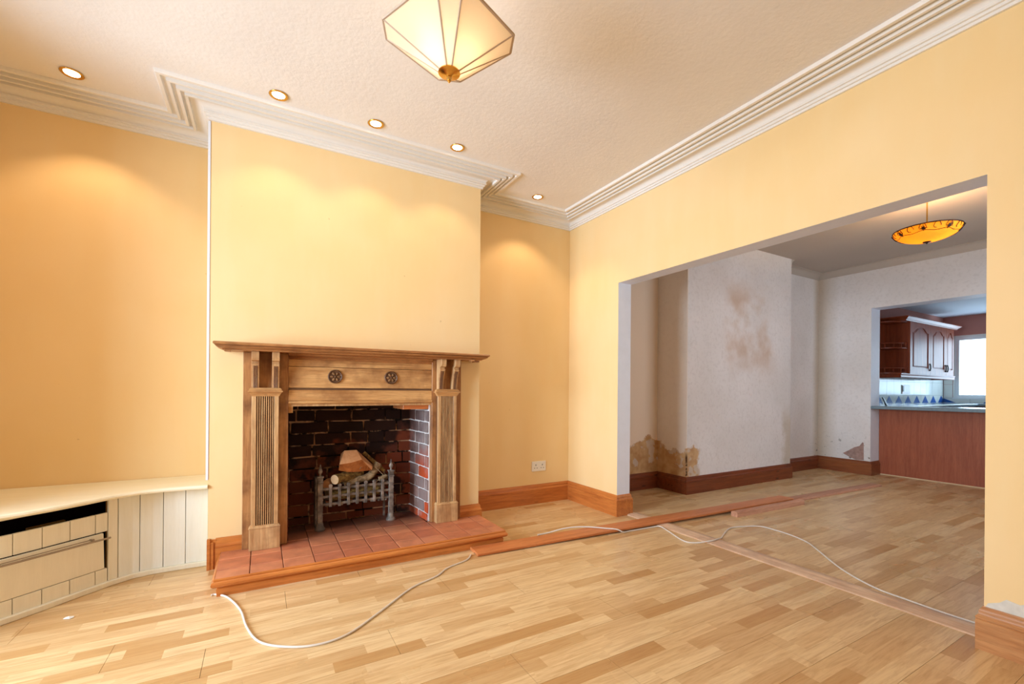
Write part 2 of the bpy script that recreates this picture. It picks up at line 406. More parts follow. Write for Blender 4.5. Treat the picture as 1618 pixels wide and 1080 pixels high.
def obj(name, bm, mats, parent=None, bevel=0, smooth=False, segs=1, ang=35):
    bmesh.ops.recalc_face_normals(bm, faces=bm.faces)
    if bevel:
        bmesh.ops.bevel(bm, geom=list(bm.edges), offset=bevel, segments=segs, affect='EDGES', clamp_overlap=True)
    me = bpy.data.meshes.new(name)
    if parent: bmesh.ops.translate(bm, verts=bm.verts, vec=-wloc(parent))
    bm.to_mesh(me); bm.free()
    for m in (mats if isinstance(mats, (list, tuple)) else [mats]): me.materials.append(MAT[m] if isinstance(m, str) else m)
    if smooth:
        for p in me.polygons: p.use_smooth = True
        me.set_sharp_from_angle(angle=math.radians(ang))
    o = bpy.data.objects.new(name, me); COL.objects.link(o)
    if parent: o.parent = parent
    return o
def bx(name, x0, x1, y0, y1, z0, z1, mat, parent=None, bevel=0):
    bm = bmesh.new(); box(bm, x0, x1, y0, y1, z0, z1); return obj(name, bm, mat, parent, bevel)
def tag(o, label, cat, group=None, kind=None):
    o['label'] = label; o['category'] = cat
    if group: o['group'] = group
    if kind: o['kind'] = kind
    return o
def thing(name, label, cat, loc, group=None):
    o = bpy.data.objects.new(name, None); COL.objects.link(o); o.location = loc; o.empty_display_size = .1
    return tag(o, label, cat, group)
def struct(o, label=None):
    o['kind'] = 'structure'
    if label: o['label'] = label
    return o
def piece(name, me, parent, loc, scale=(1, 1, 1), rotz=0):
    o = bpy.data.objects.new(name, me); COL.objects.link(o); o.parent = parent
    o.location = Vector(loc)-wloc(parent); o.scale = scale; o.rotation_euler.z = rotz
    return o

# ------------------------------------------------------------------ key dimensions
D, E, B = 3.693, 2.765, 3.291          # alcove wall, dividing wall, chimney breast face
LX, RX = -.28, 1.554
ZC = 2.852; XL = -1.49; YN = -.35
T = .152; Y1, Y2, ZO = 2.972, .667, 2.08
X7, Y7 = 7.159, 2.816
B2, R1, R2 = 3.243, 4.015, 6.0185
YA, YB = 3.649, 3.47
KX, KY, KZ = 11.135, 3.25, 2.53
XR = E+T

# ------------------------------------------------------------------ structure
def walls(name, boxes, mats, fn=None, label=None):
    bm = bmesh.new()
    for b in boxes: box(bm, *b)
    bmesh.ops.recalc_face_normals(bm, faces=bm.faces)
    if fn:
        for f in bm.faces: f.material_index = fn(f.normal, f.calc_center_median())
    return struct(obj(name, bm, mats), label)

floor = walls('floor', [(XL-.15, 12.2, YN-.15, 4.0, -.08, -.006)], ['subfloor'], label='oak-effect strip laminate floor running through both rooms')
# laminate planks laid along x
pm = {}
def plank_mesh(l, w):
    k = (round(l, 3), round(w, 3))
    if k not in pm:
        bm = bmesh.new(); box(bm, 0, l, 0, w, -.008, 0)
        bmesh.ops.recalc_face_normals(bm, faces=bm.faces)
        me = bpy.data.meshes.new('plank'); bm.to_mesh(me); bm.free(); me.materials.append(MAT['laminate']); pm[k] = me
    return pm[k]
PW, PL = .2211, 1.47
row = 0; y = -5+math.ceil((YN+5)/PW)*PW-PW
while y < 3.69:
    off = {0: -.545, 1: .12, 2: -.95, 3: -.2}[row % 4]
    x = off-PL*2
    while x < 7.6 or (x < 11 and False):
        a = max(x, XL); b = min(x+PL, 7.6)
        y0 = max(y, YN); y1 = min(y+PW, 3.693)
        if b-a > .02 and y1-y0 > .02 and b > a:
            piece('plank', plank_mesh(b-a-.0016, y1-y0-.0014), floor, (a+.0008, y0+.0007, 0))
        x += PL
    y += PW; row += 1
struct(bx('floor_kitchen', 7.6, KX+.1, YN, KY+.1, -.03, 0, 'laminate'), 'kitchen floor behind the breakfast bar')

walls('wall_back', [(XL-.15, XR, D, D+.15, 0, ZC+.1)], ['yellow'], label='yellow painted alcove walls either side of the chimney breast')
fx0, fx1, fz = .15, 1.145, 1.34
walls('wall_chimney_breast', [(LX, fx0, B, D+.02, 0, ZC), (fx1, RX, B, D+.02, 0, ZC), (fx0, fx1, B, D+.02, fz, ZC)], ['yellow'],
      label='yellow chimney breast standing proud between the two alcoves')
walls('wall_divider', [(E, XR, Y1, D+.05, 0, ZC), (E, XR, YN-.1, Y2, 0, ZC), (E, XR, Y2, Y1, ZO, ZC)], ['yellow', 'jamb', 'damp'],
      lambda n, c: 0 if n.x < -.5 else (2 if n.x > .5 else 1), 'yellow dividing wall with wide square opening to the rear room')
walls('wall_left', [(XL-.15, XL, YN-.15, .1, 0, ZC), (XL-.15, XL, 2.75, D+.1, 0, ZC), (XL-.15, XL, .1, 2.75, 2.5, ZC)], ['yellow'], label='yellow wall around the added front bay')
# unseen square bay, added to set the window daylight farther from the breast
walls('wall_added_bay', [(-2.9, XL-.15, -.05, .1, 0, 2.6), (-2.9, XL-.15, 2.75, 2.9, 0, 2.6), (-3.0, -2.88, -.05, 2.9, 0, .55), (-3.0, -2.88, -.05, .35, .55, 2.6), (-3.0, -2.88, 2.65, 2.9, .55, 2.6), (-3.0, -2.88, .35, 2.65, 2.35, 2.6)], ['yellow'])
walls('ceiling_added_bay', [(-2.9, XL, .0, 2.9, 2.5, 2.6)], ['ceil'])
walls('floor_added_bay', [(-2.9, XL, .0, 2.85, -.08, 0)], ['laminate'])
walls('wall_near', [(XL-.15, E, YN-.15, YN, 0, ZC)], ['yellow'])
walls('ceiling', [(XL-.15, E+.02, YN-.15, D+.1, ZC, ZC+.1)], ['ceil'], label='white textured ceiling of the front room')
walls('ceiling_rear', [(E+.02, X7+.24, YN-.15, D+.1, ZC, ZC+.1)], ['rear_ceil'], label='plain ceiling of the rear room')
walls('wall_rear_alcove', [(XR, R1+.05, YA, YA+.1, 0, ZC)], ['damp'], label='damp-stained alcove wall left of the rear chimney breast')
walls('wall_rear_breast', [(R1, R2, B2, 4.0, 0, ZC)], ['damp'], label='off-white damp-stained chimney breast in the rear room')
walls('wall_rear_corner', [(R2-.05, X7+.05, YB, YB+.2, 0, ZC)], ['damp'], label='short alcove wall in the far corner of the rear room')
walls('wall_rear_near', [(XR-.1, 4.3, YN-.15, YN, 0, ZC), (6.1, X7+.2, YN-.15, YN, 0, ZC), (4.3, 6.1, YN-.15, YN, 2.2, ZC), (4.3, 6.1, YN-.15, YN, 0, .9)], ['damp'])
walls('wall_far', [(X7, X7+.25, Y7, KY+.4, 0, ZC), (X7, X7+.25, YN-.1, .45, 0, ZC), (X7, X7+.25, .45, Y7, 2.255, ZC)], ['damp', 'jamb'],
      lambda n, c: 1 if (abs(n.y) > .5 or n.z < -.5) else 0, 'off-white far wall of the rear room beside the kitchen opening')
kw = walls('wall_kitchen', [(X7+.25, KX+.2, KY, KY+.15, 0, KZ+.1)], ['kitchen_wall'], label='terracotta pink kitchen wall behind the cabinets')
WY0, WY1, WZ0, WZ1 = 1.0, 3.11, 1.031, 2.174
kf = walls('wall_kitchen_far', [(KX, KX+.15, WY1, KY+.1, 0, KZ+.1), (KX, KX+.15, YN-.1, WY0, 0, KZ+.1), (KX, KX+.15, WY0, WY1, 0, WZ0), (KX, KX+.15, WY0, WY1, WZ1, KZ+.1)], ['kitchen_wall'],
      label='terracotta pink kitchen wall around the window')
walls('wall_kitchen_near', [(X7+.25, KX+.2, YN-.15, YN, 0, KZ+.1)], ['kitchen_wall'])
walls('ceiling_kitchen', [(X7+.25, KX+.2, YN-.15, KY+.1, KZ, KZ+.1)], ['kitchen_ceil'], label='pale kitchen ceiling')

# plaster damage built as thin proud/peeled shapes
bm = bmesh.new(); prism(bm, [(3.139, .262), (3.06, .315), (3.0, .36), (2.94, .385), (2.905, .44), (2.893, .43), (2.89, .195), (2.98, .19), (3.05, .215)], 'X', X7-.004, X7+.01)
o = obj('plaster_patch', bm, 'patch', bpy.data.objects['wall_far']); o['label'] = 'triangular patch of bare pinkish plaster'
bm = bmesh.new(); prism(bm, [(.662, .188), (.655, .205), (.62, .222), (.6, .243), (.56, .236), (.52, .262), (.46, .25), (.44, .19)], 'X', E-.002, E+.01)
o = obj('plaster_patch', bm, 'patchw', bpy.data.objects['wall_divider']); o['label'] = 'patch of bare white plaster above the skirting'
# white angle bead on the left arris of the breast
struct(bx('trim_1', LX-.014, LX-.001, B-.003, B+.012, .55, 2.755, 'jamb'), 'narrow white vertical strip at the left edge of the breast')

# cornice of the front room
z0 = ZC
cp = [(0, z0-.093), (.014, z0-.093), (.014, z0-.079), (.024, z0-.077), (.024, z0-.064), (.034, z0-.062), (.034, z0-.050),
      (.030, z0-.048), (.036, z0-.036), (.050, z0-.026), (.070, z0-.020), (.096, z0-.018), (.102, z0-.020), (.104, z0-.038), (.118, z0-.040), (.120, z0-.016),
      (.132, z0-.014), (.136, z0-.016), (.138, z0-.034), (.154, z0-.034), (.156, z0-.010), (.176, z0-.008), (.178, z0-.026), (.192, z0-.026), (.194, z0-.006),
      (.214, z0-.004), (.218, z0-.020), (.236, z0-.020), (.240, z0-.012), (.240, z0+.004), (0, z0+.004)]
bm = bmesh.new()
sweep(bm, cp, [(XL, YN), (XL, D), (LX, D), (LX, B), (RX, B), (RX, D), (E, D), (E, YN)], True)
struct(obj('trim_2', bm, 'cornice', smooth=True, ang=40), 'white moulded plaster cornice running round the front room')
# plain coving of the rear room
cv = [(0, z0-.085), (.008, z0-.085), (.012, z0-.06), (.03, z0-.03), (.055, z0-.012), (.08, z0-.008), (.08, z0+.003), (0, z0+.003)]
bm = bmesh.new(); sweep(bm, cv, [(R2, B2), (R2, YB), (X7, YB), (X7, YN)])
struct(obj('trim_3', bm, 'rear_ceil', smooth=True, ang=40), 'small plain coving round the rear room')

# skirting
H = .187
sp = [(0, 0), (.022, 0), (.022, .128), (.019, .131), (.022, .134), (.022, .142), (.016, .150), (.013, .158), (.014, .166), (.012, .174), (.006, .181), (.004, H), (0, H)]
def skirt(name, path, mat, label):
    bm = bmesh.new(); sweep(bm, sp, path); return struct(obj(name, bm, mat, smooth=True, ang=30), label)
skirt('baseboard_breast_right', [(1.375, B), (RX, B), (RX, D)], 'pine_x', 'orange pine skirting right of the fireplace')
skirt('baseboard_back', [(RX, D), (E, D)], 'pine_x', 'orange pine skirting in the right alcove')
skirt('baseboard_divider', [(E, D), (E, Y1), (XR, Y1), (XR, YA-.02)], 'pine_y', 'orange pine skirting wrapping the short pier of the dividing wall')
skirt('baseboard_pier', [(XR, YN), (XR, Y2), (E, Y2), (E, YN)][1:], 'pier_pine', 'paler deep pine skirting on the right-hand pier')
skirt('baseboard_rear_left', [(XR+.01, YA), (R1, YA)], 'rear_pine_x', 'dark pine skirting in the rear left alcove')
skirt('baseboard_rear_return', [(R1, YA), (R1, B2), (R1+.0001, B2)][:2], 'rear_pine_y', None)
bm = bmesh.new(); sweep(bm, sp, [(R1, YA), (R1, B2), (R2, B2), (R2, YB)])
bpy.data.objects.remove(bpy.data.objects['baseboard_rear_return'])
struct(obj('baseboard_rear_breast', bm, 'rear_pine_x', smooth=True, ang=30), 'dark pine skirting round the rear chimney breast')
skirt('baseboard_rear_corner', [(R2, YB), (X7, YB)], 'rear_pine_x', 'dark pine skirting in the far alcove')
skirt('baseboard_far', [(X7, YB), (X7, Y7), (X7+.24, Y7)], 'rear_pine_y', 'brown pine skirting beside the kitchen opening')
# left of the fireplace: skirting whose moulding turns down at its left end
bm = bmesh.new()
sweep(bm, sp, [(LX+.04, B), (-.10, B)])
box(bm, LX-.004, LX+.042, B-.013, B, 0, H-.006); box(bm, LX-.004, LX+.03, B-.02, B, 0, H-.02); box(bm, LX-.004, LX+.012, B-.024, B, 0, H)
struct(obj('baseboard_breast_left', bm, 'pine_x', smooth=True, ang=30), 'orange pine skirting left of the fireplace')

# ------------------------------------------------------------------ firebox
BZ = .10   # hearth top
fb = walls('wall_firebox', [(fx0-.01, fx0+.0, B, 3.69, BZ, fz), (fx0, fx1, 3.672, 3.692, BZ, fz)], ['mortar'], label='brick-lined fire opening')
bm = bmesh.new()
hexa(bm, [(1.130, B+.001, BZ), (1.16, B+.001, BZ), (1.16, 3.69, BZ), (1.092, 3.69, BZ), (1.130, B+.001, fz), (1.16, B+.001, fz), (1.16, 3.69, fz), (1.092, 3.69, fz)])
obj('mortar', bm, 'mortar', fb)
bx('flue_plate', fx0, fx1, B+.1, 3.69, 1.25, 1.27, 'soot', fb)
bricks = []
for k in range(5):
    bm = bmesh.new(); box(bm, 0, 1, 0, 1, 0, 1)
    bmesh.ops.recalc_face_normals(bm, faces=bm.faces)
    bmesh.ops.bevel(bm, geom=list(bm.edges), offset=.045, segments=1, affect='EDGES')
    for v in bm.verts: v.co += Vector((random.uniform(-.02, .02), random.uniform(-.06, .06), random.uniform(-.05, .05)))
    me = bpy.data.meshes.new('brick'); bm.to_mesh(me); bm.free(); me.materials.append(MAT['brick']); bricks.append(me)
lines = [.155+.0888*k for k in range(-1, 13)]
BL, MJ = .262, .011
for k in range(len(lines)-1):
    a, b = max(lines[k]+MJ/2, BZ), lines[k+1]-MJ/2
    if b-a < .02 or a > 1.2: continue
    x = fx0-BL*(.25 if k % 2 else .78)+random.uniform(-.03, .03)
    while x < 1.11:
        w = BL if random.random() > .3 else BL*.5
        c, d = max(x+MJ/2, fx0), min(x+w-MJ/2, 1.114)
        if d-c > .03: piece('brick', random.choice(bricks), fb, (c, 3.657+random.uniform(-.004, .004), a), (d-c, .03, b-a))
        x += w
    # right cheek: runs from front (1.145, B) to back (1.11, 3.66)
    yv = B+.002-(BL*.45 if k % 2 else 0)
    th = math.atan2(3.66-B, 1.108-1.142)
    while yv < 3.65:
        w = BL*.72
        c, d = max(yv+MJ, B+.004), min(yv+w-MJ, 3.652)
        if d-c > .02:
            fr = (c-B)/(3.66-B)
            piece('brick', random.choice(bricks), fb, (1.140-.034*fr+.001, c, a), (d-c, .02, b-a), th)
        yv += w
    yv = B+.002-(BL*.45 if k % 2 else 0)
    while yv < 3.65:
        w = BL*.72
        c, d = max(yv+MJ/2, B+.004), min(yv+w-MJ/2, 3.652)
        if d-c > .02: piece('brick', random.choice(bricks), fb, (fx0+.012, c, a), (d-c, .012, b-a), PI/2)
        yv += w

# ------------------------------------------------------------------ hearth
ht = thing('hearth', 'raised hearth of red quarry tiles with a pine nosing', 'hearth', (.66, 3.05, 0))
HX0, HX1, HY = -.213, 1.55, 2.822
bm = bmesh.new(); box(bm, HX0+.02, HX1-.02, HY+.02, B-.002, 0, BZ-.0125); box(bm, fx0+.002, 1.12, B-.002, 3.655, 0.001, BZ-.0125)
obj('bed', bm, 'grout', ht)
tm = {}
def tile_mesh(l, w):
    k = (round(l, 3), round(w, 3))
    if k not in tm:
        bm = bmesh.new(); box(bm, 0, l, 0, w, -.013, 0); bmesh.ops.recalc_face_normals(bm, faces=bm.faces)
        bmesh.ops.bevel(bm, geom=[e for e in bm.edges if all(v.co.z > -.001 for v in e.verts)], offset=.002, segments=1, affect='EDGES')
        me = bpy.data.meshes.new('tile'); bm.to_mesh(me); bm.free(); me.materials.append(MAT['quarry']); tm[k] = me
    return tm[k]
rows = [HY, 2.952, 3.122, 3.292, 3.462, 3.655]
for r in range(5):
    xs0, xs1 = (HX0, HX1) if r < 3 else (fx0+.004, 1.112)
    x = -.049-.1665*2-(0 if r % 2 == 0 else .0)
    while x < xs1:
        a, b = max(x, xs0), min(x+.1665, xs1)
        if b-a > .015: piece('tile', tile_mesh(b-a-.004, rows[r+1]-rows[r]-.004), ht, (a+.002, rows[r]+.002, BZ+random.uniform(-.0012, .0012)))
        x += .1665
np_ = [(-.03, .0), (-.012, .0), (-.010, .040), (-.014, .046), (-.010, .051), (.004, .054), (.012, .062), (.014, .072), (.010, .082), (.001, .087), (.003, .093), (.000, BZ), (-.002, BZ), (-.03, .08)]
bm = bmesh.new(); sweep(bm, np_, [(HX0, B-.03), (HX0, HY), (HX1, HY), (HX1, B-.03)])
o = obj('nosing', bm, 'pine_x', ht, smooth=True, ang=30); o['label'] = 'orange pine moulded edge of the hearth'

# ------------------------------------------------------------------ fireplace surround
sr = thing('fireplace_surround', 'stripped pine mantelpiece with fluted pilasters and carved rosettes', 'fireplace', (.63, 3.25, BZ))
FY = 3.25
def leg(x0, x1, px0, px1):
    lx = (px0+px1)/2
    o = bx('jamb_board', x0, x1, FY, B, BZ, 1.345, 'oldpine_z', sr, .003)
    # fluted pilaster: side fillets plus reeds
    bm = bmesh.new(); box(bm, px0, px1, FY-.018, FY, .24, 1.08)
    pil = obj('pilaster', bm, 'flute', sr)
    for a, b in ((px0, px0+.026), (px1-.026, px1)):
        bm = bmesh.new(); box(bm, a, b, FY-.036, FY-.017, .245, 1.075); obj('fillet', bm, 'oldpine_zl', pil, .002)
    n = 8; w = (px1-px0-.056)/n
    for i in range(n):
        c = px0+.028+w*(i+.5)
        bm = bmesh.new()
        prism(bm, [(c-w*.32, FY-.017), (c-w*.30, FY-.028), (c-w*.15, FY-.034), (c+w*.15, FY-.034), (c+w*.30, FY-.028), (c+w*.32, FY-.017)], 'Z', .245, 1.072)
        obj('reed', bm, 'oldpine_zl', pil, smooth=True)
    # plinth block
    bm = bmesh.new(); box(bm, px0-.010, px1+.012, FY-.05, FY, BZ, .236)
    hexa(bm, [(px0-.014, FY-.054, .236), (px1+.016, FY-.054, .236), (px1+.016, FY, .236), (px0-.014, FY, .236), (px0-.004, FY-.042, .252), (px1+.006, FY-.042, .252), (px1+.006, FY, .252), (px0-.004, FY, .252)])
    obj('plinth_block', bm, 'oldpine_zl', sr, .002)
    # cap moulding
    bm = bmesh.new()
    prof = [(0, 1.066), (.036, 1.066), (.040, 1.076), (.050, 1.090), (.056, 1.094), (.056, 1.100), (.048, 1.104), (.050, 1.110), (.040, 1.120), (0, 1.120)]
    sweep(bm, [(q, z) for q, z in prof], [(px0+.034, FY), (px0+.034, FY-.0001), (px1-.034, FY-.0001), (px1-.034, FY)])
    obj('pilaster_cap', bm, 'oldpine_x', sr)
    # pair of scroll brackets
    for a, b in ((px0-.001, px0+.040), (px1-.040, px1+.001)):
        pr = [(FY, 1.12), (FY-.040, 1.12), (FY-.042, 1.15), (FY-.050, 1.19), (FY-.064, 1.228), (FY-.076, 1.256), (FY-.082, 1.270), (FY-.070, 1.276),
              (FY-.072, 1.284), (FY-.098, 1.290), (FY-.106, 1.306), (FY-.108, 1.345), (FY, 1.345)]
        bm = bmesh.new(); prism(bm, pr, 'X', a, b); br = obj('bracket', bm, 'oldpine_zl', sr, .0015)
        # reeded face of the bracket
        for j in range(3):
            c = a+.012+.0085*j; path = [(c, q[0]-.001, q[1]) for q in pr[1:6]]
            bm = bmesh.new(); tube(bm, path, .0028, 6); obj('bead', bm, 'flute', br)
leg(-.100, .155, -.052, .099)
leg(1.137, 1.376, 1.173, 1.325)
# frieze boards
fr0, fr1 = .155, 1.137
bx('frieze_board', fr0, fr1, FY+.006, B-.004, 1.122, 1.262, 'oldpine_x', sr, .002)
bx('frieze_board', fr0, fr1, FY+.008, B-.004, 1.264, 1.31, 'oldpine_x', sr, .002)
bx('frieze_board', fr0, fr1, FY-.002, B-.004, 1.035, 1.108, 'oldpine_x', sr, .004)
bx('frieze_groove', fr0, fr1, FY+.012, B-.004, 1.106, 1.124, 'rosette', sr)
bm = bmesh.new(); prism(bm, [(B-.004, 1.31), (FY+.008, 1.31), (FY+.002, 1.314), (FY+.004, 1.322), (FY-.006, 1.326), (FY-.004, 1.334), (FY-.014, 1.345), (B-.004, 1.345)], 'X', fr0, fr1)
obj('bed_mould', bm, 'oldpine_xd', sr)
bm = bmesh.new(); prism(bm, [(B-.004, 1.013), (FY+.006, 1.013), (FY-.004, 1.02), (FY-.006, 1.03), (FY+.002, 1.036), (B-.004, 1.036)], 'X', fr0, fr1)
obj('bottom_bead', bm, 'oldpine_x', sr)
bx('inner_slip', fr0, fr1, FY+.016, B+.01, .998, 1.013, 'oldpine_zl', sr)
bx('inner_block', fr0, fr0+.028, FY+.018, B, .955, .998, 'oldpine_x', sr)
o = bx('soffit_board', .93, 1.128, B+.012, 3.6, .965, 1.0, 'board_o', sr, .002)
# rosettes
for cx in (.442, .824):
    bm = bmesh.new()
    def ring(prof, n=28):
        loops = [[(cx+r*math.cos(2*PI*k/n), FY+.006-h, 1.200+r*math.sin(2*PI*k/n)) for k in range(n)] for r, h in prof]
        loft(bm, loops, True)
    ring([(.047, 0), (.047, .008), (.043, .013), (.039, .009), (.036, .007), (.002, .007)])
    rs = obj('rosette', bm, 'rosette', sr, smooth=True)
    bm = bmesh.new()
    for k in range(6):
        a = k*PI/3; c, s = math.cos(a), math.sin(a)
        pts = [(.007, 0), (.019, .0085), (.031, .006), (.034, 0), (.031, -.006), (.019, -.0085)]
        lo = [(cx+u*c-v*s, FY-.001, 1.2+u*s+v*c) for u, v in pts]; hi = [(cx+(.02+(u-.02)*.6)*c-v*.5*s, FY-.010, 1.2+(.02+(u-.02)*.6)*s+v*.5*c) for u, v in pts]
        loft(bm, [lo, hi])
    obj('petals', bm, 'petal', rs)
    bm = bmesh.new(); bmesh.ops.create_icosphere(bm, subdivisions=2, radius=.008, matrix=Matrix.Translation((cx, FY-.004, 1.2)))
    obj('boss', bm, 'rosette', rs, smooth=True)
# mantel shelf
bm = bmesh.new()
mx0, mx1 = -.246, 1.54
pr = [(0, 1.345), (.175, 1.345), (.176, 1.350), (.182, 1.352), (.196, 1.357), (.208, 1.364), (.210, 1.368), (.205, 1.370), (.214, 1.372), (.220, 1.377), (.220, 1.385), (.214, 1.390), (0, 1.390)]
# returned moulding at both ends, against the wall
sweep(bm, [(q-.2, z) for q, z in pr if q > 0]+[(-.05, 1.390), (-.05, 1.345)], [(mx0+.02, B), (mx0+.02, B-.2), (mx1-.02, B-.2), (mx1-.02, B)])
box(bm, mx0+.05, mx1-.05, B-.17, B, 1.3455, 1.3895)
obj('mantel_shelf', bm, 'oldpine_xd', sr, smooth=True, ang=30)
for x0, x1, yy in ((-.19, -.16, 3.12), (1.40, 1.425, 3.10), (1.47, 1.51, 3.2)):
    bx('wood_block', x0, x1, yy, yy+.05, 1.335, 1.346, 'oldpine_xd', sr)

# ------------------------------------------------------------------ fire basket
gb = thing('fire_basket', 'ashy cast iron fire basket with finialed posts on the hearth', 'fire grate', (.63, 3.5, BZ))
def post(x, y):
    bm = bmesh.new()
    lathe(bm, [(.034, BZ), (.036, BZ+.012), (.032, BZ+.02), (.026, BZ+.026), (.022, BZ+.05), (.017, BZ+.06)], (x, y), 4*4)
    ft = obj('foot', bm, 'iron', gb, smooth=True, ang=50)
    bm = bmesh.new()
    for z0_, z1_, w in ((BZ+.055, .44, .017), (.44, .452, .021), (.452, .478, .018), (.478, .488, .023)):
        box(bm, x-w, x+w, y-w, y+w, z0_, z1_)
    for k in range(6): box(bm, x-.019, x+.019, y-.019, y-.01, .2+.038*k, .208+.038*k)
    obj('post', bm, 'iron', gb, .002)
    bm = bmesh.new()
    lathe(bm, [(.010, .488), (.006, .498), (.008, .504), (.015, .515), (.016, .526), (.010, .540), (.006, .546), (.010, .551), (.004, .558), (.006, .564), (.001, .574)], (x, y), 12)
    obj('finial', bm, 'iron', gb, smooth=True, ang=50)
PA, PB = (.372, 3.44), (.884, 3.465)
post(*PA); post(*PB)
def gp(t): return (PA[0]+(PB[0]-PA[0])*t, PA[1]+(PB[1]-PA[1])*t)
for z in (.272, .327, .382):
    bm = bmesh.new(); a, b = gp(.03), gp(.97)
    hexa(bm, [(a[0], a[1]-.006, z), (b[0], b[1]-.006, z), (b[0], b[1]+.008, z), (a[0], a[1]+.008, z), (a[0], a[1]-.006, z+.018), (b[0], b[1]-.006, z+.018), (b[0], b[1]+.008, z+.018), (a[0], a[1]+.008, z+.018)])
    obj('bar', bm, 'iron', gb, .002)
for k in range(7):
    x, y = gp(.135+.122*k); bm = bmesh.new(); w = .010
    box(bm, x-w, x+w, y-.016, y-.006, .262, .41)
    n = 10
    loft(bm, [[(x+.0135*math.cos(2*PI*j/n), y-.018, .414+.0135*math.sin(2*PI*j/n)) for j in range(n)], [(x+.0135*math.cos(2*PI*j/n), y-.004, .414+.0135*math.sin(2*PI*j/n)) for j in range(n)]])
    obj('upright', bm, 'iron', gb, .0015)
bm = bmesh.new()
for z in (.272, .382):
    box(bm, PA[0]+.01, PA[0]+.022, PA[1], 3.62, z, z+.015); box(bm, PB[0]-.022, PB[0]-.01, PB[1], 3.62, z, z+.015); box(bm, PA[0]+.01, PB[0]-.01, 3.61, 3.622, z, z+.015)
for k in range(9): box(bm, .41+.053*k, .424+.053*k, 3.45, 3.62, .262, .272)
for x in (PA[0]+.012, PB[0]-.024): box(bm, x, x+.014, 3.605, 3.62, BZ, .46)
obj('basket_frame', bm, 'iron', gb)
bm = bmesh.new(); box(bm, .345, .362, 3.50, 3.60, BZ, .46); obj('side_plate', bm, 'iron', gb, .003)

def log(name, label, pts, r, mat, endmat='endgrain', n=14, nz=.12, group=None):
    bm = bmesh.new(); P = smooth_path(pts, 5); m = len(P)
    rs = [r*(1+.08*math.sin(i*1.7)) if not isinstance(r, tuple) else r[0]+(r[1]-r[0])*i/(m-1) for i in range(m)]
    tube(bm, P, rs, n)
    ends = [f for f in bm.faces if len(f.verts) > 4]
    fixed = set(v for f in ends for v in f.verts)
    for v in bm.verts:
        q = noise.noise(v.co*28)*rs[0]*nz*2
        if v not in fixed: v.co += Vector((0, 0, 1))*q*.6+Vector((1, 0, 0))*q*.2
    for f in bm.faces: f.material_index = 1 if f in ends else 0
    o = obj(name, bm, [mat, endmat], smooth=True, ang=50)
    tag(o, label, 'log', group); return o
LG = 'logs in the fire basket'
log('log', 'round bark-covered log with its pale sawn end facing out, left in the fire basket', [(.467, 3.425, .458), (.56, 3.50, .462), (.68, 3.56, .468)], .035, 'bark2', group=LG)
log('log', 'forked pale branch lying across the front of the fire basket', [(.545, 3.508, .402), (.64, 3.508, .425), (.73, 3.510, .447), (.775, 3.515, .50), (.80, 3.525, .535)], (.026, .030), 'bark', group=LG)
log('log', 'small stubby log end poking out at the left post of the basket', [(.418, 3.502, .412), (.43, 3.54, .415), (.45, 3.58, .416)], .028, 'split', 'split', group=LG)
log('log', 'lower log half hidden behind the basket bars', [(.44, 3.50, .325), (.6, 3.505, .328), (.8, 3.515, .33)], .036, 'bark2', group=LG)
log('log', 'pale short log end at the right post of the basket', [(.80, 3.50, .418), (.835, 3.50, .428), (.858, 3.51, .430)], .020, 'bark', group=LG)
log('log', 'rearmost log lying across the bottom of the basket', [(.42, 3.585, .33), (.6, 3.58, .335), (.83, 3.575, .33)], .034, 'bark', group=LG)
log('log', 'dark stick leaning behind the big split block', [(.70, 3.585, .62), (.77, 3.565, .55), (.85, 3.54, .47)], .014, 'bark2', group=LG)
# big split block on top
bm = bmesh.new()
V_ = [(.500, 3.47, .515), (.505, 3.46, .560), (.545, 3.50, .655), (.632, 3.50, .655), (.675, 3.47, .600), (.745, 3.47, .520), (.735, 3.46, .500), (.650, 3.45, .497), (.565, 3.45, .500), (.58, 3.43, .572), (.660, 3.44, .588),
      (.53, 3.58, .62), (.65, 3.60, .64), (.77, 3.58, .52), (.52, 3.57, .505)]
vs = [bm.verts.new(p) for p in V_]; bmesh.ops.convex_hull(bm, input=vs)
bm.normal_update(); bmesh.ops.recalc_face_normals(bm, faces=bm.faces)
for f in bm.faces: f.material_index = 0 if f.normal.z > .12 else 1
o = obj('log', bm, ['split', 'split_dark'], smooth=True, ang=28); tag(o, 'large pale split block of wood resting on top of the logs', 'log', LG)
for pts, lb in (([(.63, 3.47, .495), (.645, 3.45, .515), (.655, 3.43, .535)], 'short pale twig sticking up in front of the big split block'),
              ([(.76, 3.47, .525), (.80, 3.45, .48), (.835, 3.44, .44)], 'thin twig bending down from the split block to the right post'),
              ([(.82, 3.45, .455), (.77, 3.45, .41), (.755, 3.45, .40)], 'thin twig lying over the top bar near the right post')):
    bm = bmesh.new(); tube(bm, smooth_path(pts, 3), .0022, 5)
    tag(obj('twig', bm, 'bark'), lb, 'twig', 'twigs in the fire basket')

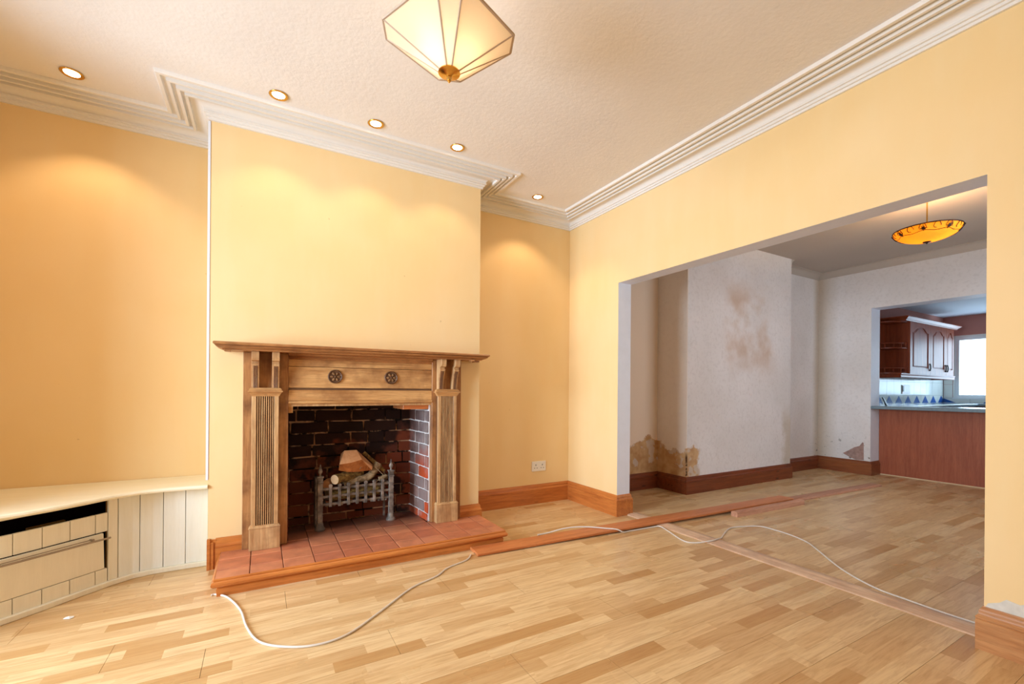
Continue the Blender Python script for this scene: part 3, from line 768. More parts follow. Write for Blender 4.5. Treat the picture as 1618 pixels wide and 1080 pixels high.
# ------------------------------------------------------------------ alcove cabinet
CUR = [(XL+.004, 2.615), (-1.30, 2.775), (-1.05, 2.985), (-.95, 3.075), (-.84, 3.185), (-.73, 3.29), (-.65, 3.345), (-.56, 3.370), (-.45, 3.375), (LX-.006, 3.375)]
def curve(x0, x1, off=0, n=None):
    """plan curve between two x positions, offset towards the room"""
    pts = [(x0, None)]+[(p[0], None) for p in CUR if x0+.004 < p[0] < x1-.004]+[(x1, None)]
    out = []
    for x, _ in pts:
        for a, b in zip(CUR, CUR[1:]):
            if a[0]-1e-6 <= x <= b[0]+1e-6:
                t = (x-a[0])/(b[0]-a[0]); y = a[1]+(b[1]-a[1])*t
                d = Vector((b[0]-a[0], b[1]-a[1])).normalized(); nn = Vector((d.y, -d.x))
                out.append((x+nn.x*off, y+nn.y*off)); break
    return out
def strip(bm, x0, x1, z0, z1, th, off=0):
    c = curve(x0, x1)
    sweep(bm, [(off, z0), (off+th, z0), (off+th, z1), (off, z1)], c)
cb = thing('alcove_cupboard', 'low cream painted built-in cupboard with curved boarded front in the left alcove', 'cupboard', (-.9, 3.45, 0))
# top shelf
fc = [(XL+.004, 2.66-.08), (-1.30, 2.755), (-1.053, 2.940), (-.981, 2.975), (-.905, 3.030), (-.808, 3.115), (-.716, 3.205), (-.61, 3.275), (-.496, 3.298), (-.373, 3.292), (LX-.002, 3.283)]
poly = fc+[(LX-.002, D-.002), (XL+.004, D-.002)]
bm = bmesh.new(); prism(bm, poly, 'Z', .497, .521)
obj('top', bm, 'cream_x', cb, .004)
bm = bmesh.new(); tube(bm, [(x, y+.004, .509) for x, y in fc], .0125, 8); obj('rounded_edge', bm, 'cream_x', cb, smooth=True)
# boards on the right
gv = [-.706, -.618, -.511, -.402, LX-.006]
for a, b in zip(gv, gv[1:]):
    bm = bmesh.new(); strip(bm, a+.0014, b-.0014, .03, .497, .014, -.014); obj('board', bm, 'cream_w', cb, .0015)
# stile, slot frame
bm = bmesh.new(); strip(bm, -.742, -.708, .03, .497, .014, -.012); obj('stile', bm, 'cream', cb, .0015)
bm = bmesh.new(); strip(bm, XL+.01, -.742, .486, .497, .014, -.012); obj('top_rail', bm, 'cream', cb)
hg = [XL+.01, -1.33, -1.25, -1.17, -1.10, -1.026, -.947, -.867, -.786, -.744]
for a, b in zip(hg, hg[1:]):
    bm = bmesh.new(); strip(bm, a+.0012, b-.0012, .312, .414, .014, -.014); obj('upper_board', bm, 'cream', cb, .001)
    bm = bmesh.new(); strip(bm, a+.0012, b-.0012, .03, .104, .014, -.014); obj('lower_board', bm, 'cream', cb, .001)
# slightly open flap hinged at the bottom
bm = bmesh.new()
c = curve(-1.40, -.752)
a, b = Vector(c[0]), Vector(c[-1]); d = (b-a).normalized(); nn = Vector((d.y, -d.x))
a2 = Vector(curve(-1.05, -1.0)[0]); b2 = Vector(curve(-.80, -.752)[-1]); d = (b2-a2).normalized(); nn = Vector((d.y, -d.x)); a = b2-d*.9
def Q(p, o, z): return (p.x+nn.x*o, p.y+nn.y*o, z)
t0 = b2-d*.003; t1 = b2-d*.013
hexa(bm, [Q(a, .0, .1065), Q(t0, .0, .1065), Q(t0, -.016, .1065), Q(a, -.016, .1065), Q(a, .008, .306), Q(t1, .008, .306), Q(t1, -.008, .306), Q(a, -.008, .306)])
fl = obj('flap_door', bm, 'cream', cb, .0025)
bm = bmesh.new(); m0 = b2-d*.44; m1 = b2+d*.004
for q0, q1 in ((m0, m1), (a, m0)):
    tube(bm, [Q(q0, .034, .284), Q(q1, .034, .279)], .0055, 8)
tube(bm, [Q(a, .030, .296), Q(b2-d*.07, .030, .293)], .0028, 6)
for q in (m0, b2-d*.075): tube(bm, [Q(q, .0, .288), Q(q, .034, .288)], .006, 6)
obj('towel_rail_handle', bm, 'steel', fl)['label'] = 'thin metal rail across the flap'
# plinth, dark inside
bm = bmesh.new(); strip(bm, XL+.01, LX-.006, 0, .030, .03, -.014); obj('plinth', bm, 'cream', cb, .004)
bm = bmesh.new(); strip(bm, XL+.012, LX-.008, .004, .486, .004, -.30)
obj('back_board', bm, 'dark', cb)
bm = bmesh.new(); strip(bm, XL+.012, LX-.01, .004, .020, .28, -.3); obj('bottom_board', bm, 'dark', cb)
bm = bmesh.new(); strip(bm, XL+.012, -.744, .02, .105, .003, -.018); strip(bm, XL+.012, -.744, .311, .412, .003, -.018); strip(bm, -.744, LX-.008, .02, .496, .003, -.018); obj('liner', bm, 'cardboard', cb)
bm = bmesh.new(); strip(bm, XL+.012, -.75, .02, .34, .003, -.05); obj('flap_backing', bm, 'dark', cb)
bm = bmesh.new()
c0 = Vector(curve(-.95, -.94)[0]); c1 = Vector(curve(-.84, -.83)[0]); dd = (c1-c0).normalized(); n2 = Vector((dd.y, -dd.x))
hexa(bm, [(*(c0-n2*.10), .02), (*(c1-n2*.10), .02), (*(c1-n2*.12), .02), (*(c0-n2*.12), .02), (*(c0-n2*.10), .402), (*(c1-n2*.10), .402), (*(c1-n2*.12), .402), (*(c0-n2*.12), .402)])
tag(obj('box', bm, 'cardboard', bevel=.003), 'dim brown box seen through the dark slot of the cream cupboard', 'box')

# ------------------------------------------------------------------ socket, small fittings
def socket(x0, x1, z0, z1, y):
    s = thing('wall_socket', 'white double plug socket low on the yellow right alcove wall', 'socket', ((x0+x1)/2, y, (z0+z1)/2))
    bm = bmesh.new(); box(bm, x0, x1, y-.010, y, z0, z1); obj('face_plate', bm, 'plastic', s, .003)
    w = x1-x0; h = z1-z0
    for k in (.27, .73):
        cx = x0+w*k
        bm = bmesh.new(); box(bm, cx-.0035, cx+.0035, y-.0108, y-.008, z0+h*.56, z0+h*.70)
        box(bm, cx-.019, cx-.010, y-.0108, y-.008, z0+h*.30, z0+h*.36); box(bm, cx+.010, cx+.019, y-.0108, y-.008, z0+h*.30, z0+h*.36)
        obj('socket_holes', bm, 'black', s)
        bx('rocker_switch', cx+.014, cx+.024, y-.014, y-.009, z0+h*.64, z0+h*.84, 'plastic', s, .001)
socket(2.318, 2.482, .316, .414, D)
bx_ = bx('cable_clip', RX, RX+.006, 3.312, 3.322, 1.54, 1.60, 'black'); tag(bx_, 'tiny black fitting on the right edge of the chimney breast', 'fitting')
bm = bmesh.new()
vs = [bm.verts.new((-.802+r*math.cos(a), 2.907+.55*r*math.sin(a), random.uniform(.001, .008))) for r, a in [(random.uniform(.008, .024), k*PI/5) for k in range(10)]]
vs += [bm.verts.new((-.80, 2.907, .012)), bm.verts.new((-.81, 2.912, 0))]
bmesh.ops.convex_hull(bm, input=vs); tag(obj('paper_scrap', bm, 'paper'), 'crumpled white scrap on the floor in front of the cupboard', 'scrap')

# ------------------------------------------------------------------ loose boards, threshold, cable
bm = bmesh.new()
prism(bm, [(2.868, 0), (2.868, .007), (2.885, .012), (2.925, .015), (2.93, .013), (2.94, .015), (2.985, .013), (3.008, .006), (3.012, 0)], 'Y', Y2+.024, Y1-.024)
bm.free(); bm = bmesh.new()
pr = [(2.868, 0), (2.868, .007), (2.882, .012), (2.922, .015), (2.928, .012), (2.936, .015), (2.985, .013), (3.008, .006), (3.012, 0)]
loft(bm, [[(x, Y2+.025, z) for x, z in pr], [(x, Y1-.026, z) for x, z in pr]])
tag(obj('threshold_strip', bm, 'threshold', smooth=True, ang=30), 'worn wooden threshold strip across the wide opening', 'threshold')
def board(name, label, p0, p1, w, th, z0, z1, mat, prof=None, group=None):
    a = Vector((*p0, z0)); b = Vector((*p1, z1)); d = (b-a).normalized(); n_ = Vector((-d.y, d.x, 0)).normalized(); u = n_.cross(d) * -1
    if u.z < 0: u = -u
    prof = prof or [(0, 0), (w, 0), (w, th), (0, th)]
    bm = bmesh.new(); loft(bm, [[tuple(a+n_*o_+u*h_) for o_, h_ in prof], [tuple(b+n_*o_+u*h_) for o_, h_ in prof]])
    o = obj(name, bm, mat, smooth=True, ang=30); tag(o, label, 'board', group); return o
w = .15
pa = [(.0, .010), (.004, .002), (.02, 0), (.05, 0), (.056, .008), (.07, .008), (.078, 0), (.13, 0), (.15, .003), (.15, .016), (.14, .022), (.012, .022), (.0, .018)]
board('loose_board', 'long orange pine board lying from the hearth corner through the opening', (1.268, 2.682), (4.66, 2.475), w, .022, .001, .0285, 'board_o', pa, 'loose boards on the floor')
board('loose_board', 'far reddish board lying on toward the kitchen bar', (4.672, 2.500), (6.44, 2.418), .125, .02, .001, .001, 'board_p', [(0, 0), (.125, 0), (.125, .012), (.11, .02), (.01, .02), (0, .014)], 'loose boards on the floor')
board('batten', 'short thick pinkish batten with broken ends beside the long board', (3.69, 2.435), (4.71, 2.395), .062, .05, .0, .0, 'board_p', [(0, 0), (.062, 0), (.062, .038), (.05, .046), (.008, .046), (0, .04)])
# cable
cpts = [(-.226, 2.86, .006), (-.203, 2.858, .005), (-.147, 2.787, .005), (-.083, 2.598, .005), (-.051, 2.399, .005), (.0, 2.236, .005), (.096, 2.14, .005), (.216, 2.09, .005), (.35, 2.113, .005), (.522, 2.246, .005), (.739, 2.432, .005),
        (.918, 2.516, .005), (1.02, 2.60, .005), (1.173, 2.66, .005), (1.24, 2.735, .005)]
CABR = .0052
bm = bmesh.new(); tube(bm, smooth_path(cpts, 5), CABR, 8)
tag(obj('cable', bm, 'cable', smooth=True, ang=80), 'white cable curving over the floor from the hearth corner to the long board', 'cable')
cp2 = [(1.86, 2.865, .005), (1.96, 2.862, .008), (2.06, 2.83, .030), (2.16, 2.80, .0385), (2.26, 2.745, .0405), (2.36, 2.66, .0385), (2.43, 2.606, .034), (2.48, 2.590, .010), (2.56, 2.596, .005), (2.70, 2.588, .005), (2.80, 2.580, .006), (2.85, 2.555, .010), (2.822, 2.44, .005), (2.744, 2.237, .005), (2.793, 2.164, .005),
       (2.896, 2.109, .0205), (3.0, 2.122, .016), (3.06, 2.148, .005), (3.287, 2.25, .005), (3.418, 2.255, .005), (3.598, 2.178, .005), (3.614, 2.057, .005), (3.597, 1.926, .005), (3.536, 1.78, .005),
       (3.441, 1.669, .005), (3.192, 1.401, .005), (3.06, 1.178, .005), (3.035, 1.024, .005), (3.022, .867, .005), (3.03, .72, .005), (3.06, .60, .005)]
bm = bmesh.new(); tube(bm, smooth_path(cp2, 5), CABR, 8)
tag(obj('cable', bm, 'cable', smooth=True, ang=80), 'white cable crossing the long board and snaking into the rear room', 'cable')

# ------------------------------------------------------------------ downlights
def spotlamp(loc, power, size=1.9, color=(1, .72, .44), blend=.45):
    l = bpy.data.lights.new('spot', 'SPOT'); l.energy = power; l.spot_size = size; l.spot_blend = blend; l.shadow_soft_size = .03; l.color = color
    o = bpy.data.objects.new('downlight_beam', l); COL.objects.link(o); o.location = loc; return o
bm = bmesh.new(); lathe(bm, [(.036, 0), (.050, -.002), (.052, -.005), (.048, -.008), (.036, -.006), (.034, .0)], (0, 0), 28); bmesh.ops.recalc_face_normals(bm, faces=bm.faces)
ring_me = bpy.data.meshes.new('trim_ring'); bm.to_mesh(ring_me); bm.free(); ring_me.materials.append(MAT['brass'])
for p in ring_me.polygons: p.use_smooth = True
bm = bmesh.new(); lathe(bm, [(.034, -.001), (.034, -.004), (.028, -.007), (.012, -.009), (.0, -.0095)], (0, 0), 24); bmesh.ops.recalc_face_normals(bm, faces=bm.faces)
lens_me = bpy.data.meshes.new('lamp'); bm.to_mesh(lens_me); bm.free(); lens_me.materials.append(MAT['lamp'])
names = ['recessed downlight above the left alcove', 'recessed downlight above the left end of the chimney breast', 'recessed downlight above the middle of the chimney breast',
         'recessed downlight above the right end of the chimney breast', 'recessed downlight above the right alcove']
for (x, y), nm in zip(((-.923, 3.335), (.077, 2.966), (.640, 2.963), (1.210, 2.958), (2.146, 3.350)), names):
    t_ = thing('downlight', 'small brass-rimmed lit '+nm, 'light', (x, y, ZC), 'recessed downlights along the fireplace wall')
    for me, nme in ((ring_me, 'trim_ring'), (lens_me, 'lamp')):
        o = bpy.data.objects.new(nme, me); COL.objects.link(o); o.parent = t_
    spotlamp((x, y, ZC-.014), 20 if y > 3.1 else 10)

# ------------------------------------------------------------------ front pendant
PC = Vector((.646, 1.671)); A0 = math.radians(-21.4); RZ = 2.53; CZ = 2.388; AP = .252; HW = .048
pd = thing('pendant_light', 'faceted cream fabric pendant shade with brass cap hanging in the front room', 'ceiling light', (PC.x, PC.y, ZC))
def octv(rz, ap, hw):
    out = []
    for k in range(4):
        a = A0+k*PI/2; c, s = math.cos(a), math.sin(a)
        for sg in (-1, 1): out.append(Vector((PC.x+ap*c-sg*hw*s, PC.y+ap*s+sg*hw*c, rz)))
    return out
top = octv(RZ, AP, HW); bot = octv(CZ, .034, .010)
for k in range(8):
    a, b, c, d_ = top[k], top[(k+1) % 8], bot[(k+1) % 8], bot[k]
    nrm = (b-a).cross(d_-a).normalized()*.0015
    bm = bmesh.new(); N = 1
    loft(bm, [[tuple(a+nrm), tuple(b+nrm), tuple(c+nrm), tuple(d_+nrm)], [tuple(a-nrm), tuple(b-nrm), tuple(c-nrm), tuple(d_-nrm)]])
    obj('shade_panel', bm, 'shade', pd)
bm = bmesh.new()
for k in range(8):
    tube(bm, [top[k], top[(k+1) % 8]], .0058, 6); tube(bm, [top[k], bot[k]], .0036, 6)
obj('piping', bm, 'piping', pd)
bm = bmesh.new(); lathe(bm, [(.0, CZ+.002), (.036, CZ+.004), (.043, CZ-.001), (.044, CZ-.005), (.030, CZ-.011), (.014, CZ-.014), (.009, CZ-.018), (.010, CZ-.026), (.007, CZ-.032), (.008, CZ-.036), (.003, CZ-.042), (.0, CZ-.046)], tuple(PC), 28)
obj('brass_cap', bm, 'brass', pd, smooth=True, ang=50)
bm = bmesh.new(); tube(bm, [(PC.x, PC.y, CZ), (PC.x, PC.y, ZC-.03)], .005, 8); lathe(bm, [(.05, ZC), (.052, ZC-.008), (.03, ZC-.03), (.008, ZC-.04)], tuple(PC), 24)
for k in range(4):
    m = (top[2*k]+top[2*k+1])/2; tube(bm, [m, (PC.x, PC.y, RZ+.16)], .0018, 5)
obj('stem', bm, 'brass', pd, smooth=True, ang=50)
for k in (0, 1):
    bm = bmesh.new(); bmesh.ops.create_uvsphere(bm, u_segments=14, v_segments=10, radius=.026, matrix=Matrix.Translation((PC.x+(.07 if k else -.07), PC.y, RZ-.035)))
    obj('bulb', bm, 'bulb', pd, smooth=True, ang=180)
def point(name, loc, power, color, r=.03):
    l = bpy.data.lights.new(name, 'POINT'); l.energy = power; l.color = color; l.shadow_soft_size = r
    o = bpy.data.objects.new(name, l); COL.objects.link(o); o.location = loc; return o
point('pendant_glow', (PC.x, PC.y, RZ-.015), 1.6, (1, .90, .76), .05)

# ------------------------------------------------------------------ rear bowl light
QC = (5.03, 1.58); QZ = 2.432; QR = .228; QH = .105
pr_ = thing('pendant_light', 'amber glass bowl pendant with dark iron leaves in the rear room', 'ceiling light', (QC[0], QC[1], ZC))
bp = []
for k in range(13):
    t = k/12; r = QR*math.sin(t*PI/2*.98+.001); z = QZ+QH*(1-math.cos(t*PI/2))**.92
    bp.append((r, z))
bm = bmesh.new()
prof = bp+[(r-.004, z+.002) for r, z in reversed(bp)]
n = 36; loops = [[(QC[0]+max(r, .0005)*math.cos(2*PI*k/n), QC[1]+max(r, .0005)*math.sin(2*PI*k/n), z) for k in range(n)] for r, z in prof]
loft(bm, loops, False)
bowl = obj('glass_bowl', bm, 'amber', pr_, smooth=True, ang=80)
def bz(r):  # z of bowl surface at radius r
    for (r0, z0_), (r1, z1_) in zip(bp, bp[1:]):
        if r0 <= r <= r1: return z0_+(z1_-z0_)*(r-r0)/(r1-r0)
    return bp[-1][1]
def onb(a, r): return (QC[0]+(r+.003)*math.cos(a), QC[1]+(r+.003)*math.sin(a), bz(r)-.003)
bm = bmesh.new()
tube(bm, [(QC[0]+QR*math.cos(2*PI*k/36), QC[1]+QR*math.sin(2*PI*k/36), bp[-1][1]) for k in range(37)], .005, 6)
tube(bm, [onb(2*PI*k/48, .192+.006*math.sin(2*PI*k/48*8)) for k in range(49)], .0022, 5)
for j in range(16):   # scrolls
    a0 = 2*PI*(j+.5)/16; pts = []
    for k in range(12):
        th = k/11*PI*1.5; rr = .017*(1-k/11*.35); sg = 1 if j % 2 else -1
        pts.append(onb(a0+sg*rr*math.cos(th)/.21*1.5, min(.215+rr*math.sin(th), .234)))
    tube(bm, pts, .0026, 4)
obj('iron_scrollwork', bm, 'wrought', pr_)
for j in range(8):
    a0 = 2*PI*j/8+.2
    bm = bmesh.new()
    lp = []
    for k in range(16):
        rr = [.026, .008, .018, .008, .024, .008, .018, .008][k % 8] if k < 8 else [.026, .008, .018, .008, .024, .008, .018, .008][k % 8]
        th = 2*PI*k/16; lp.append((rr*math.cos(th)*1.05, rr*math.sin(th)*.95))
    A_ = [onb(a0+u/.21, min(max(.212+v, .18), .234)) for u, v in lp]
    Bq = [(p[0]+.003*math.cos(a0), p[1]+.003*math.sin(a0), p[2]-.003) for p in A_]
    loft(bm, [A_, Bq]); obj('leaf', bm, 'wrought', pr_)
bm = bmesh.new(); lathe(bm, [(.0, QZ+.004), (.028, QZ+.001), (.029, QZ-.004), (.010, QZ-.008), (.006, QZ-.014), (.0, QZ-.02)], QC, 16); obj('base_boss', bm, 'wrought', pr_, smooth=True, ang=50)
bm = bmesh.new(); tube(bm, [(QC[0], QC[1], QZ+.02), (QC[0], QC[1], ZC-.03)], .0055, 8); lathe(bm, [(.055, ZC), (.055, ZC-.01), (.03, ZC-.032), (.008, ZC-.04)], QC, 20)
lathe(bm, [(.006, 2.585), (.02, 2.57), (.022, 2.555), (.012, 2.54), (.006, 2.535)], QC, 14)
obj('rod', bm, 'brass', pr_, smooth=True, ang=50)
bm = bmesh.new(); bmesh.ops.create_uvsphere(bm, u_segments=14, v_segments=10, radius=.026, matrix=Matrix.Translation((QC[0]-.04, QC[1]-.02, QZ+.052)))
obj('bulb', bm, 'bulb', pr_, smooth=True, ang=180)
point('bowl_glow', (QC[0], QC[1], QZ+.085), 27, (1, .74, .42), .03)

# ------------------------------------------------------------------ kitchen
WT = .940
bm = bmesh.new()
def wt_poly():
    return [(X7-.012, .46), (7.86, .46), (7.86, 2.62), (10.5, 2.62), (10.5, .46), (KX-.002, .46), (KX-.002, KY-.002), (X7+.252, KY-.002), (X7+.252, Y7-.002), (X7-.012, Y7-.002)]
prism(bm, wt_poly(), 'Z', WT-.042, WT)
tag(obj('worktop', bm, 'worktop', bevel=.006), 'blue-grey kitchen worktop capping the breakfast bar and running under the window', 'worktop')
bar = thing('breakfast_bar', 'red-brown panelled breakfast bar front closing the kitchen opening', 'breakfast bar', (7.5, 1.6, 0))
bx('front_panel', X7+.242, X7+.27, .46, Y7-.003, .0, WT-.042, 'barpanel', bar)
bx('end_frame', X7+.27, 7.82, .5, .54, 0, WT-.042, 'barpanel', bar)
bx('sealant_line', X7+.236, X7+.243, .46, Y7-.003, 0, .012, 'whiteline', bar)
bu = thing('base_units', 'row of kitchen base units under the worktop behind the bar', 'cabinet', (9, 2.95, 0))
bx('carcass', 7.84, 11.1, 2.68, KY-.005, .0, WT-.042, 'cherry', bu)
bx('carcass', 10.54, 11.12, .5, 2.66, .0, WT-.042, 'cherry', bu)
# tiles on the kitchen wall
def ktile(par, ax, u0, u1, z0, z1, mat='tile', depth=.006):
    g = .004
    bm = bmesh.new()
    if ax == 'Y': box(bm, u0+g/2, u1-g/2, KY-depth, KY, z0+g/2, z1-g/2)
    else: box(bm, KX-depth, KX, u0+g/2, u1-g/2, z0+g/2, z1-g/2)
    return obj('tile', bm, mat, par)
bx('tile_backing', X7+.26, KX, KY-.003, KY, WT, 1.50, 'tgrout', kw)
bx('tile_backing', KX-.003, KX, .46, KY, WT, WZ0, 'tgrout', kf)
TP = .357; TX = 8.70
for k in range(-2, 8):
    u0 = TX+TP*k; u1 = min(u0+TP, KX-.004)
    if u1-u0 < .05: continue
    ktile(kw, 'Y', u0, u1, WT, WT+.135)
    if u1-u0 > .3:
        bm = bmesh.new(); prism(bm, [(u0+.045, WT+.004), (u1-.045, WT+.004), ((u0+u1)/2, WT+.128)], 'Y', KY-.0085, KY-.005); obj('blue_triangle', bm, 'tileb', kw)
bm = bmesh.new(); prism(bm, [(TX+TP*6+.045, WT+.004), (KX-.008, WT+.004), (KX-.008, WT+.06), (TX+TP*6+.179, WT+.128)], 'Y', KY-.0085, KY-.005); obj('blue_triangle', bm, 'tileb', kw)
for k in range(-4, 10):
    for (a, b) in ((WT+.135, 1.302), (1.302, 1.46)):
        u0 = 8.79+.262*k; u1 = min(u0+.262, KX-.004)
        if u0 > X7+.3 and u1-u0 > .04: ktile(kw, 'Y', u0, u1, a, b)
for k in range(7):
    y1_ = KY-.008-.36*k; y0_ = max(y1_-.36, .5)
    if y1_ - y0_ < .1: continue
    top_ = WT+.088
    ktile(kf, 'X', y0_, y1_, WT, top_)
    if k == 0:
        poly = [(y1_, WT+.004), (y0_+.2, WT+.004), (y1_, WT+.088)]
    ym = (y0_+y1_)/2-.14
    bm = bmesh.new(); prism(bm, [(ym-.155, WT+.004), (ym+.155, WT+.004), (ym+.05, WT+.084), (ym-.05, WT+.084)] if k else [(y1_, WT+.004), (y1_-.17, WT+.004), (y1_, WT+.084)], 'X', KX-.0085, KX-.005); obj('blue_triangle', bm, 'tileb', kf)
# vertical tiles between corner and window
for a, b in ((WT+.088, 1.28), (1.28, 1.48)): ktile(kf, 'X', WY1+.004, KY-.01, a, b)
# window
wn = struct(walls('window_1', [(KX+.02, KX+.08, WY1-.075, WY1, WZ0, WZ1), (KX+.02, KX+.08, WY0, WY0+.075, WZ0, WZ1), (KX+.02, KX+.08, WY0+.075, WY1-.075, WZ0, WZ0+.055), (KX+.02, KX+.08, WY0+.075, WY1-.075, WZ1-.085, WZ1), (KX+.02, KX+.08, 2.02, 2.09, WZ0+.055, WZ1-.085)], ['upvc']), 'white plastic-framed kitchen window with obscured glass')
bx('pane', KX+.045, KX+.051, WY0+.07, 2.025, WZ0+.05, WZ1-.08, 'glass', wn)
bx('pane', KX+.045, KX+.051, 2.085, WY1-.07, WZ0+.05, WZ1-.08, 'glass', wn)
bx('sill', KX-.02, KX+.03, WY0, WY1, WZ0-.014, WZ0+.006, 'upvc', wn)
bx('reveal', KX+.0, KX+.02, WY1-.018, WY1, WZ0, WZ1, 'tile', wn); bx('reveal', KX+.0, KX+.02, WY0, WY1, WZ1-.018, WZ1, 'tile', wn)
# wall units
CY0 = 2.95; CZ0, CZ1 = 1.415, 2.225
def arch_loop(x0, x1, z0, z1, rise, n=24):
    """closed loop with a cathedral-arched top"""
    lp = [(x0, z0), (x1, z0)]
    w_ = x1-x0
    for k in range(n+1):
        t = k/n; x = x1-w_*t
        s = min(1, max(0, (min(t, 1-t)-.04)/.34)); lp.append((x, z1-rise+rise*(.5-.5*math.cos(PI*s))))
    return lp
def door(par, x0, x1, hs):
    """door slab, arched frame, raised panel, handle"""
    dr = bx('door', x0+.002, x1-.002, CY0-.012, CY0, CZ0, CZ1, 'cherry', par)
    w_ = x1-x0; m = min(.085, w_*.16)
    inner = arch_loop(x0+m, x1-m, CZ0+.10, CZ1-.07, .075)
    N = len(inner)
    outer = []
    xo0, xo1, zo0, zo1 = x0+.003, x1-.003, CZ0+.001, CZ1-.001
    for i, (x, z) in enumerate(inner):
        if i == 0: outer.append((xo0, zo0))
        elif i == 1: outer.append((xo1, zo0))
        elif i == 2: outer.append((xo1, zo1))
        elif i == N-1: outer.append((xo0, zo1))
        else: outer.append((x, zo1))
    bm = bmesh.new()
    yf, yb = CY0-.024, CY0-.012
    rings = [[(x, yb, z) for x, z in outer], [(x, yf, z) for x, z in outer], [(x, yf, z) for x, z in inner]]
    cx, cz = (x0+x1)/2, (CZ0+CZ1)/2
    rings.append([(cx+(x-cx)*.975, yb, cz+(z-cz)*.99) for x, z in inner])
    loft(bm, rings, False); obj('door_frame', bm, 'cherry', dr)
    bm = bmesh.new()
    l1 = [(cx+(x-cx)*.93, yb, cz+(z-cz)*.965) for x, z in inner]; l2 = [(cx+(x-cx)*.80, yf+.001, cz+(z-cz)*.90) for x, z in inner]
    loft(bm, [l1, l2]); obj('raised_panel', bm, 'cherry', dr)
    hx = x1-.04 if hs > 0 else x0+.04
    bm = bmesh.new(); tube(bm, smooth_path([(hx, yf, CZ0+.07), (hx, yf-.012, CZ0+.085), (hx, yf-.014, CZ0+.12), (hx, yf-.012, CZ0+.155), (hx, yf, CZ0+.17)], 3), .009, 6)
    lathe(bm, [(.012, CZ0+.06), (.016, CZ0+.068), (.010, CZ0+.075)], (hx, yf-.004), 8); lathe(bm, [(.012, CZ0+.166), (.016, CZ0+.173), (.010, CZ0+.18)], (hx, yf-.004), 8)
    obj('handle', bm, 'chrome', dr, smooth=True)
XA, XB, XC, XD = 8.72, 9.503, 10.154, 10.495
u1 = thing('wall_cabinet', 'wide single-door cherry wall cabinet next to the open end shelves', 'cabinet', ((XA+XB)/2, 3.1, CZ0), 'arched-door kitchen wall cabinets')
bx('carcass', XA, XB-.001, CY0, KY-.01, CZ0, CZ1, 'cherry', u1); door(u1, XA, XB, 1)
u2 = thing('wall_cabinet', 'two-door cherry wall cabinet nearest the kitchen window', 'cabinet', ((XB+XD)/2, 3.1, CZ0), 'arched-door kitchen wall cabinets')
bx('carcass', XB+.001, XD, CY0, KY-.01, CZ0, CZ1, 'cherry', u2); door(u2, XB, XC, 1); door(u2, XC, XD, -1)
# open end shelves with gallery rails
def endshelf(x0, x1, sg, label):
    s = thing('corner_shelves', label, 'shelf', ((x0+x1)/2, 3.1, CZ0), 'open gallery shelves on the cabinet ends')
    xi = x1 if sg < 0 else x0       # side against the cabinet
    w_ = abs(x1-x0)
    bx('back_panel', min(x0, x1), max(x0, x1), KY-.02, KY-.01, CZ0, CZ1, 'cherry', s)
    def arc(r, z, n=8, y0=KY-.02):
        out = []
        for k in range(n+1):
            a = k/n*PI/2
            out.append((xi+sg*w_*r*math.sin(a), y0-(y0-CY0-.004)*r*math.cos(a), z))
        return out
    for z in (CZ0, 1.80, CZ1-.02):
        a = arc(1, z); bm = bmesh.new()
        loft(bm, [[(xi, KY-.02, z)]+a, [(xi, KY-.02, z+.018)]+[(p[0], p[1], z+.018) for p in a]]); obj('shelf', bm, 'cherry_x', s)
    for z in (CZ0, 1.80):
        bm = bmesh.new(); tube(bm, arc(.93, z+.085), .009, 6)
        for k in range(0, 9, 2):
            p = arc(.93, z)[k]; lathe(bm, [(.006, z+.018), (.009, z+.03), (.005, z+.045), (.010, z+.058), (.005, z+.07), (.007, z+.08)], (p[0], p[1]), 8)
        p = arc(.93, z)[0]; box(bm, min(p[0], p[0]+sg*.05), max(p[0], p[0]+sg*.05), p[1]-.012, p[1]+.004, z+.018, z+.1)
        obj('gallery_rail', bm, 'cherry_x', s)
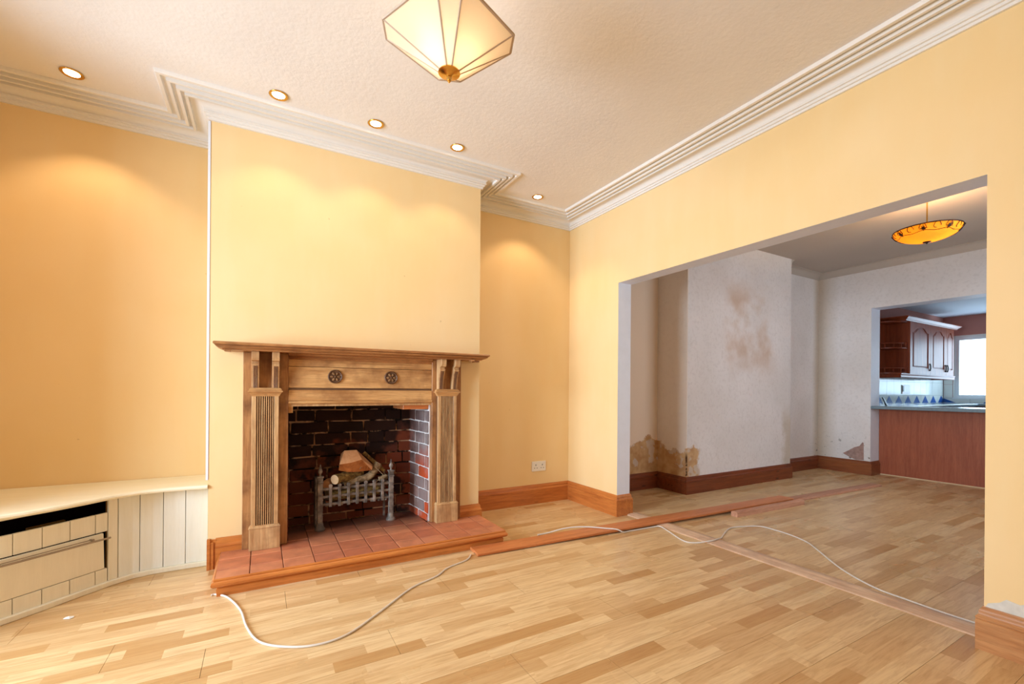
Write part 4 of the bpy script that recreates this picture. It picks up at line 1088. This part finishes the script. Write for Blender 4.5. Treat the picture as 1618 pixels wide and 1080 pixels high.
endshelf(XA-.36, XA-.002, -1, 'open curved end shelves with gallery rails left of the kitchen cabinets')
endshelf(XD+.002, XD+.14, 1, 'narrow open end shelves with gallery rails between cabinets and window')
# cornice and pelmet across all the units
def xsweep(prof, x0, x1):
    bm = bmesh.new(); sweep(bm, [(o_, z) for o_, z in prof], [(x0, KY-.012), (x0, CY0), (x1, CY0), (x1, KY-.012)]); return bm
pc = [(0, CZ1+.002), (.028, CZ1+.002), (.034, CZ1+.012), (.034, CZ1+.018), (.05, CZ1+.03), (.075, CZ1+.05), (.082, CZ1+.054), (.082, CZ1+.066), (0, CZ1+.066)]
tag(obj('cabinet_cornice', xsweep(pc, XA-.14, XD+.1), 'cherry_x'), 'moulded cornice running along the tops of the kitchen wall cabinets', 'cornice')
pp = [(0, CZ0-.065), (.018, CZ0-.065), (.024, CZ0-.055), (.02, CZ0-.03), (.028, CZ0-.012), (.028, CZ0-.001), (0, CZ0-.001)]
tag(obj('cabinet_pelmet', xsweep(pp, XA-.29, XD+.04), 'cherry_x'), 'moulded light pelmet under the kitchen wall cabinets', 'pelmet')
# switched outlet on the tiles
sw = thing('wall_switch', 'white wall plate with a black switch on the kitchen tiles', 'switch', (9.52, KY-.006, 1.2))
bx('face_plate', 9.34, 9.66, KY-.016, KY-.006, 1.10, 1.25, 'plastic', sw, .002)
bx('rocker', 9.355, 9.40, KY-.022, KY-.015, 1.14, 1.235, 'black', sw, .001)
# small black object leaning at the left end of the bar
hs = thing('handset', 'small black two-legged object leaning at the left end of the worktop', 'gadget', (7.44, 2.765, WT))
bm = bmesh.new()
hexa(bm, [(7.43, 2.735, WT), (7.47, 2.735, WT), (7.47, 2.75, WT), (7.43, 2.75, WT), (7.43, 2.785, WT+.115), (7.47, 2.785, WT+.115), (7.47, 2.80, WT+.115), (7.43, 2.80, WT+.115)])
obj('body', bm, 'black', hs, .002)
bm = bmesh.new(); tube(bm, [(7.45, 2.772, WT+.05), (7.45, 2.764, WT+.003)], .006, 6); obj('rest', bm, 'black', hs)
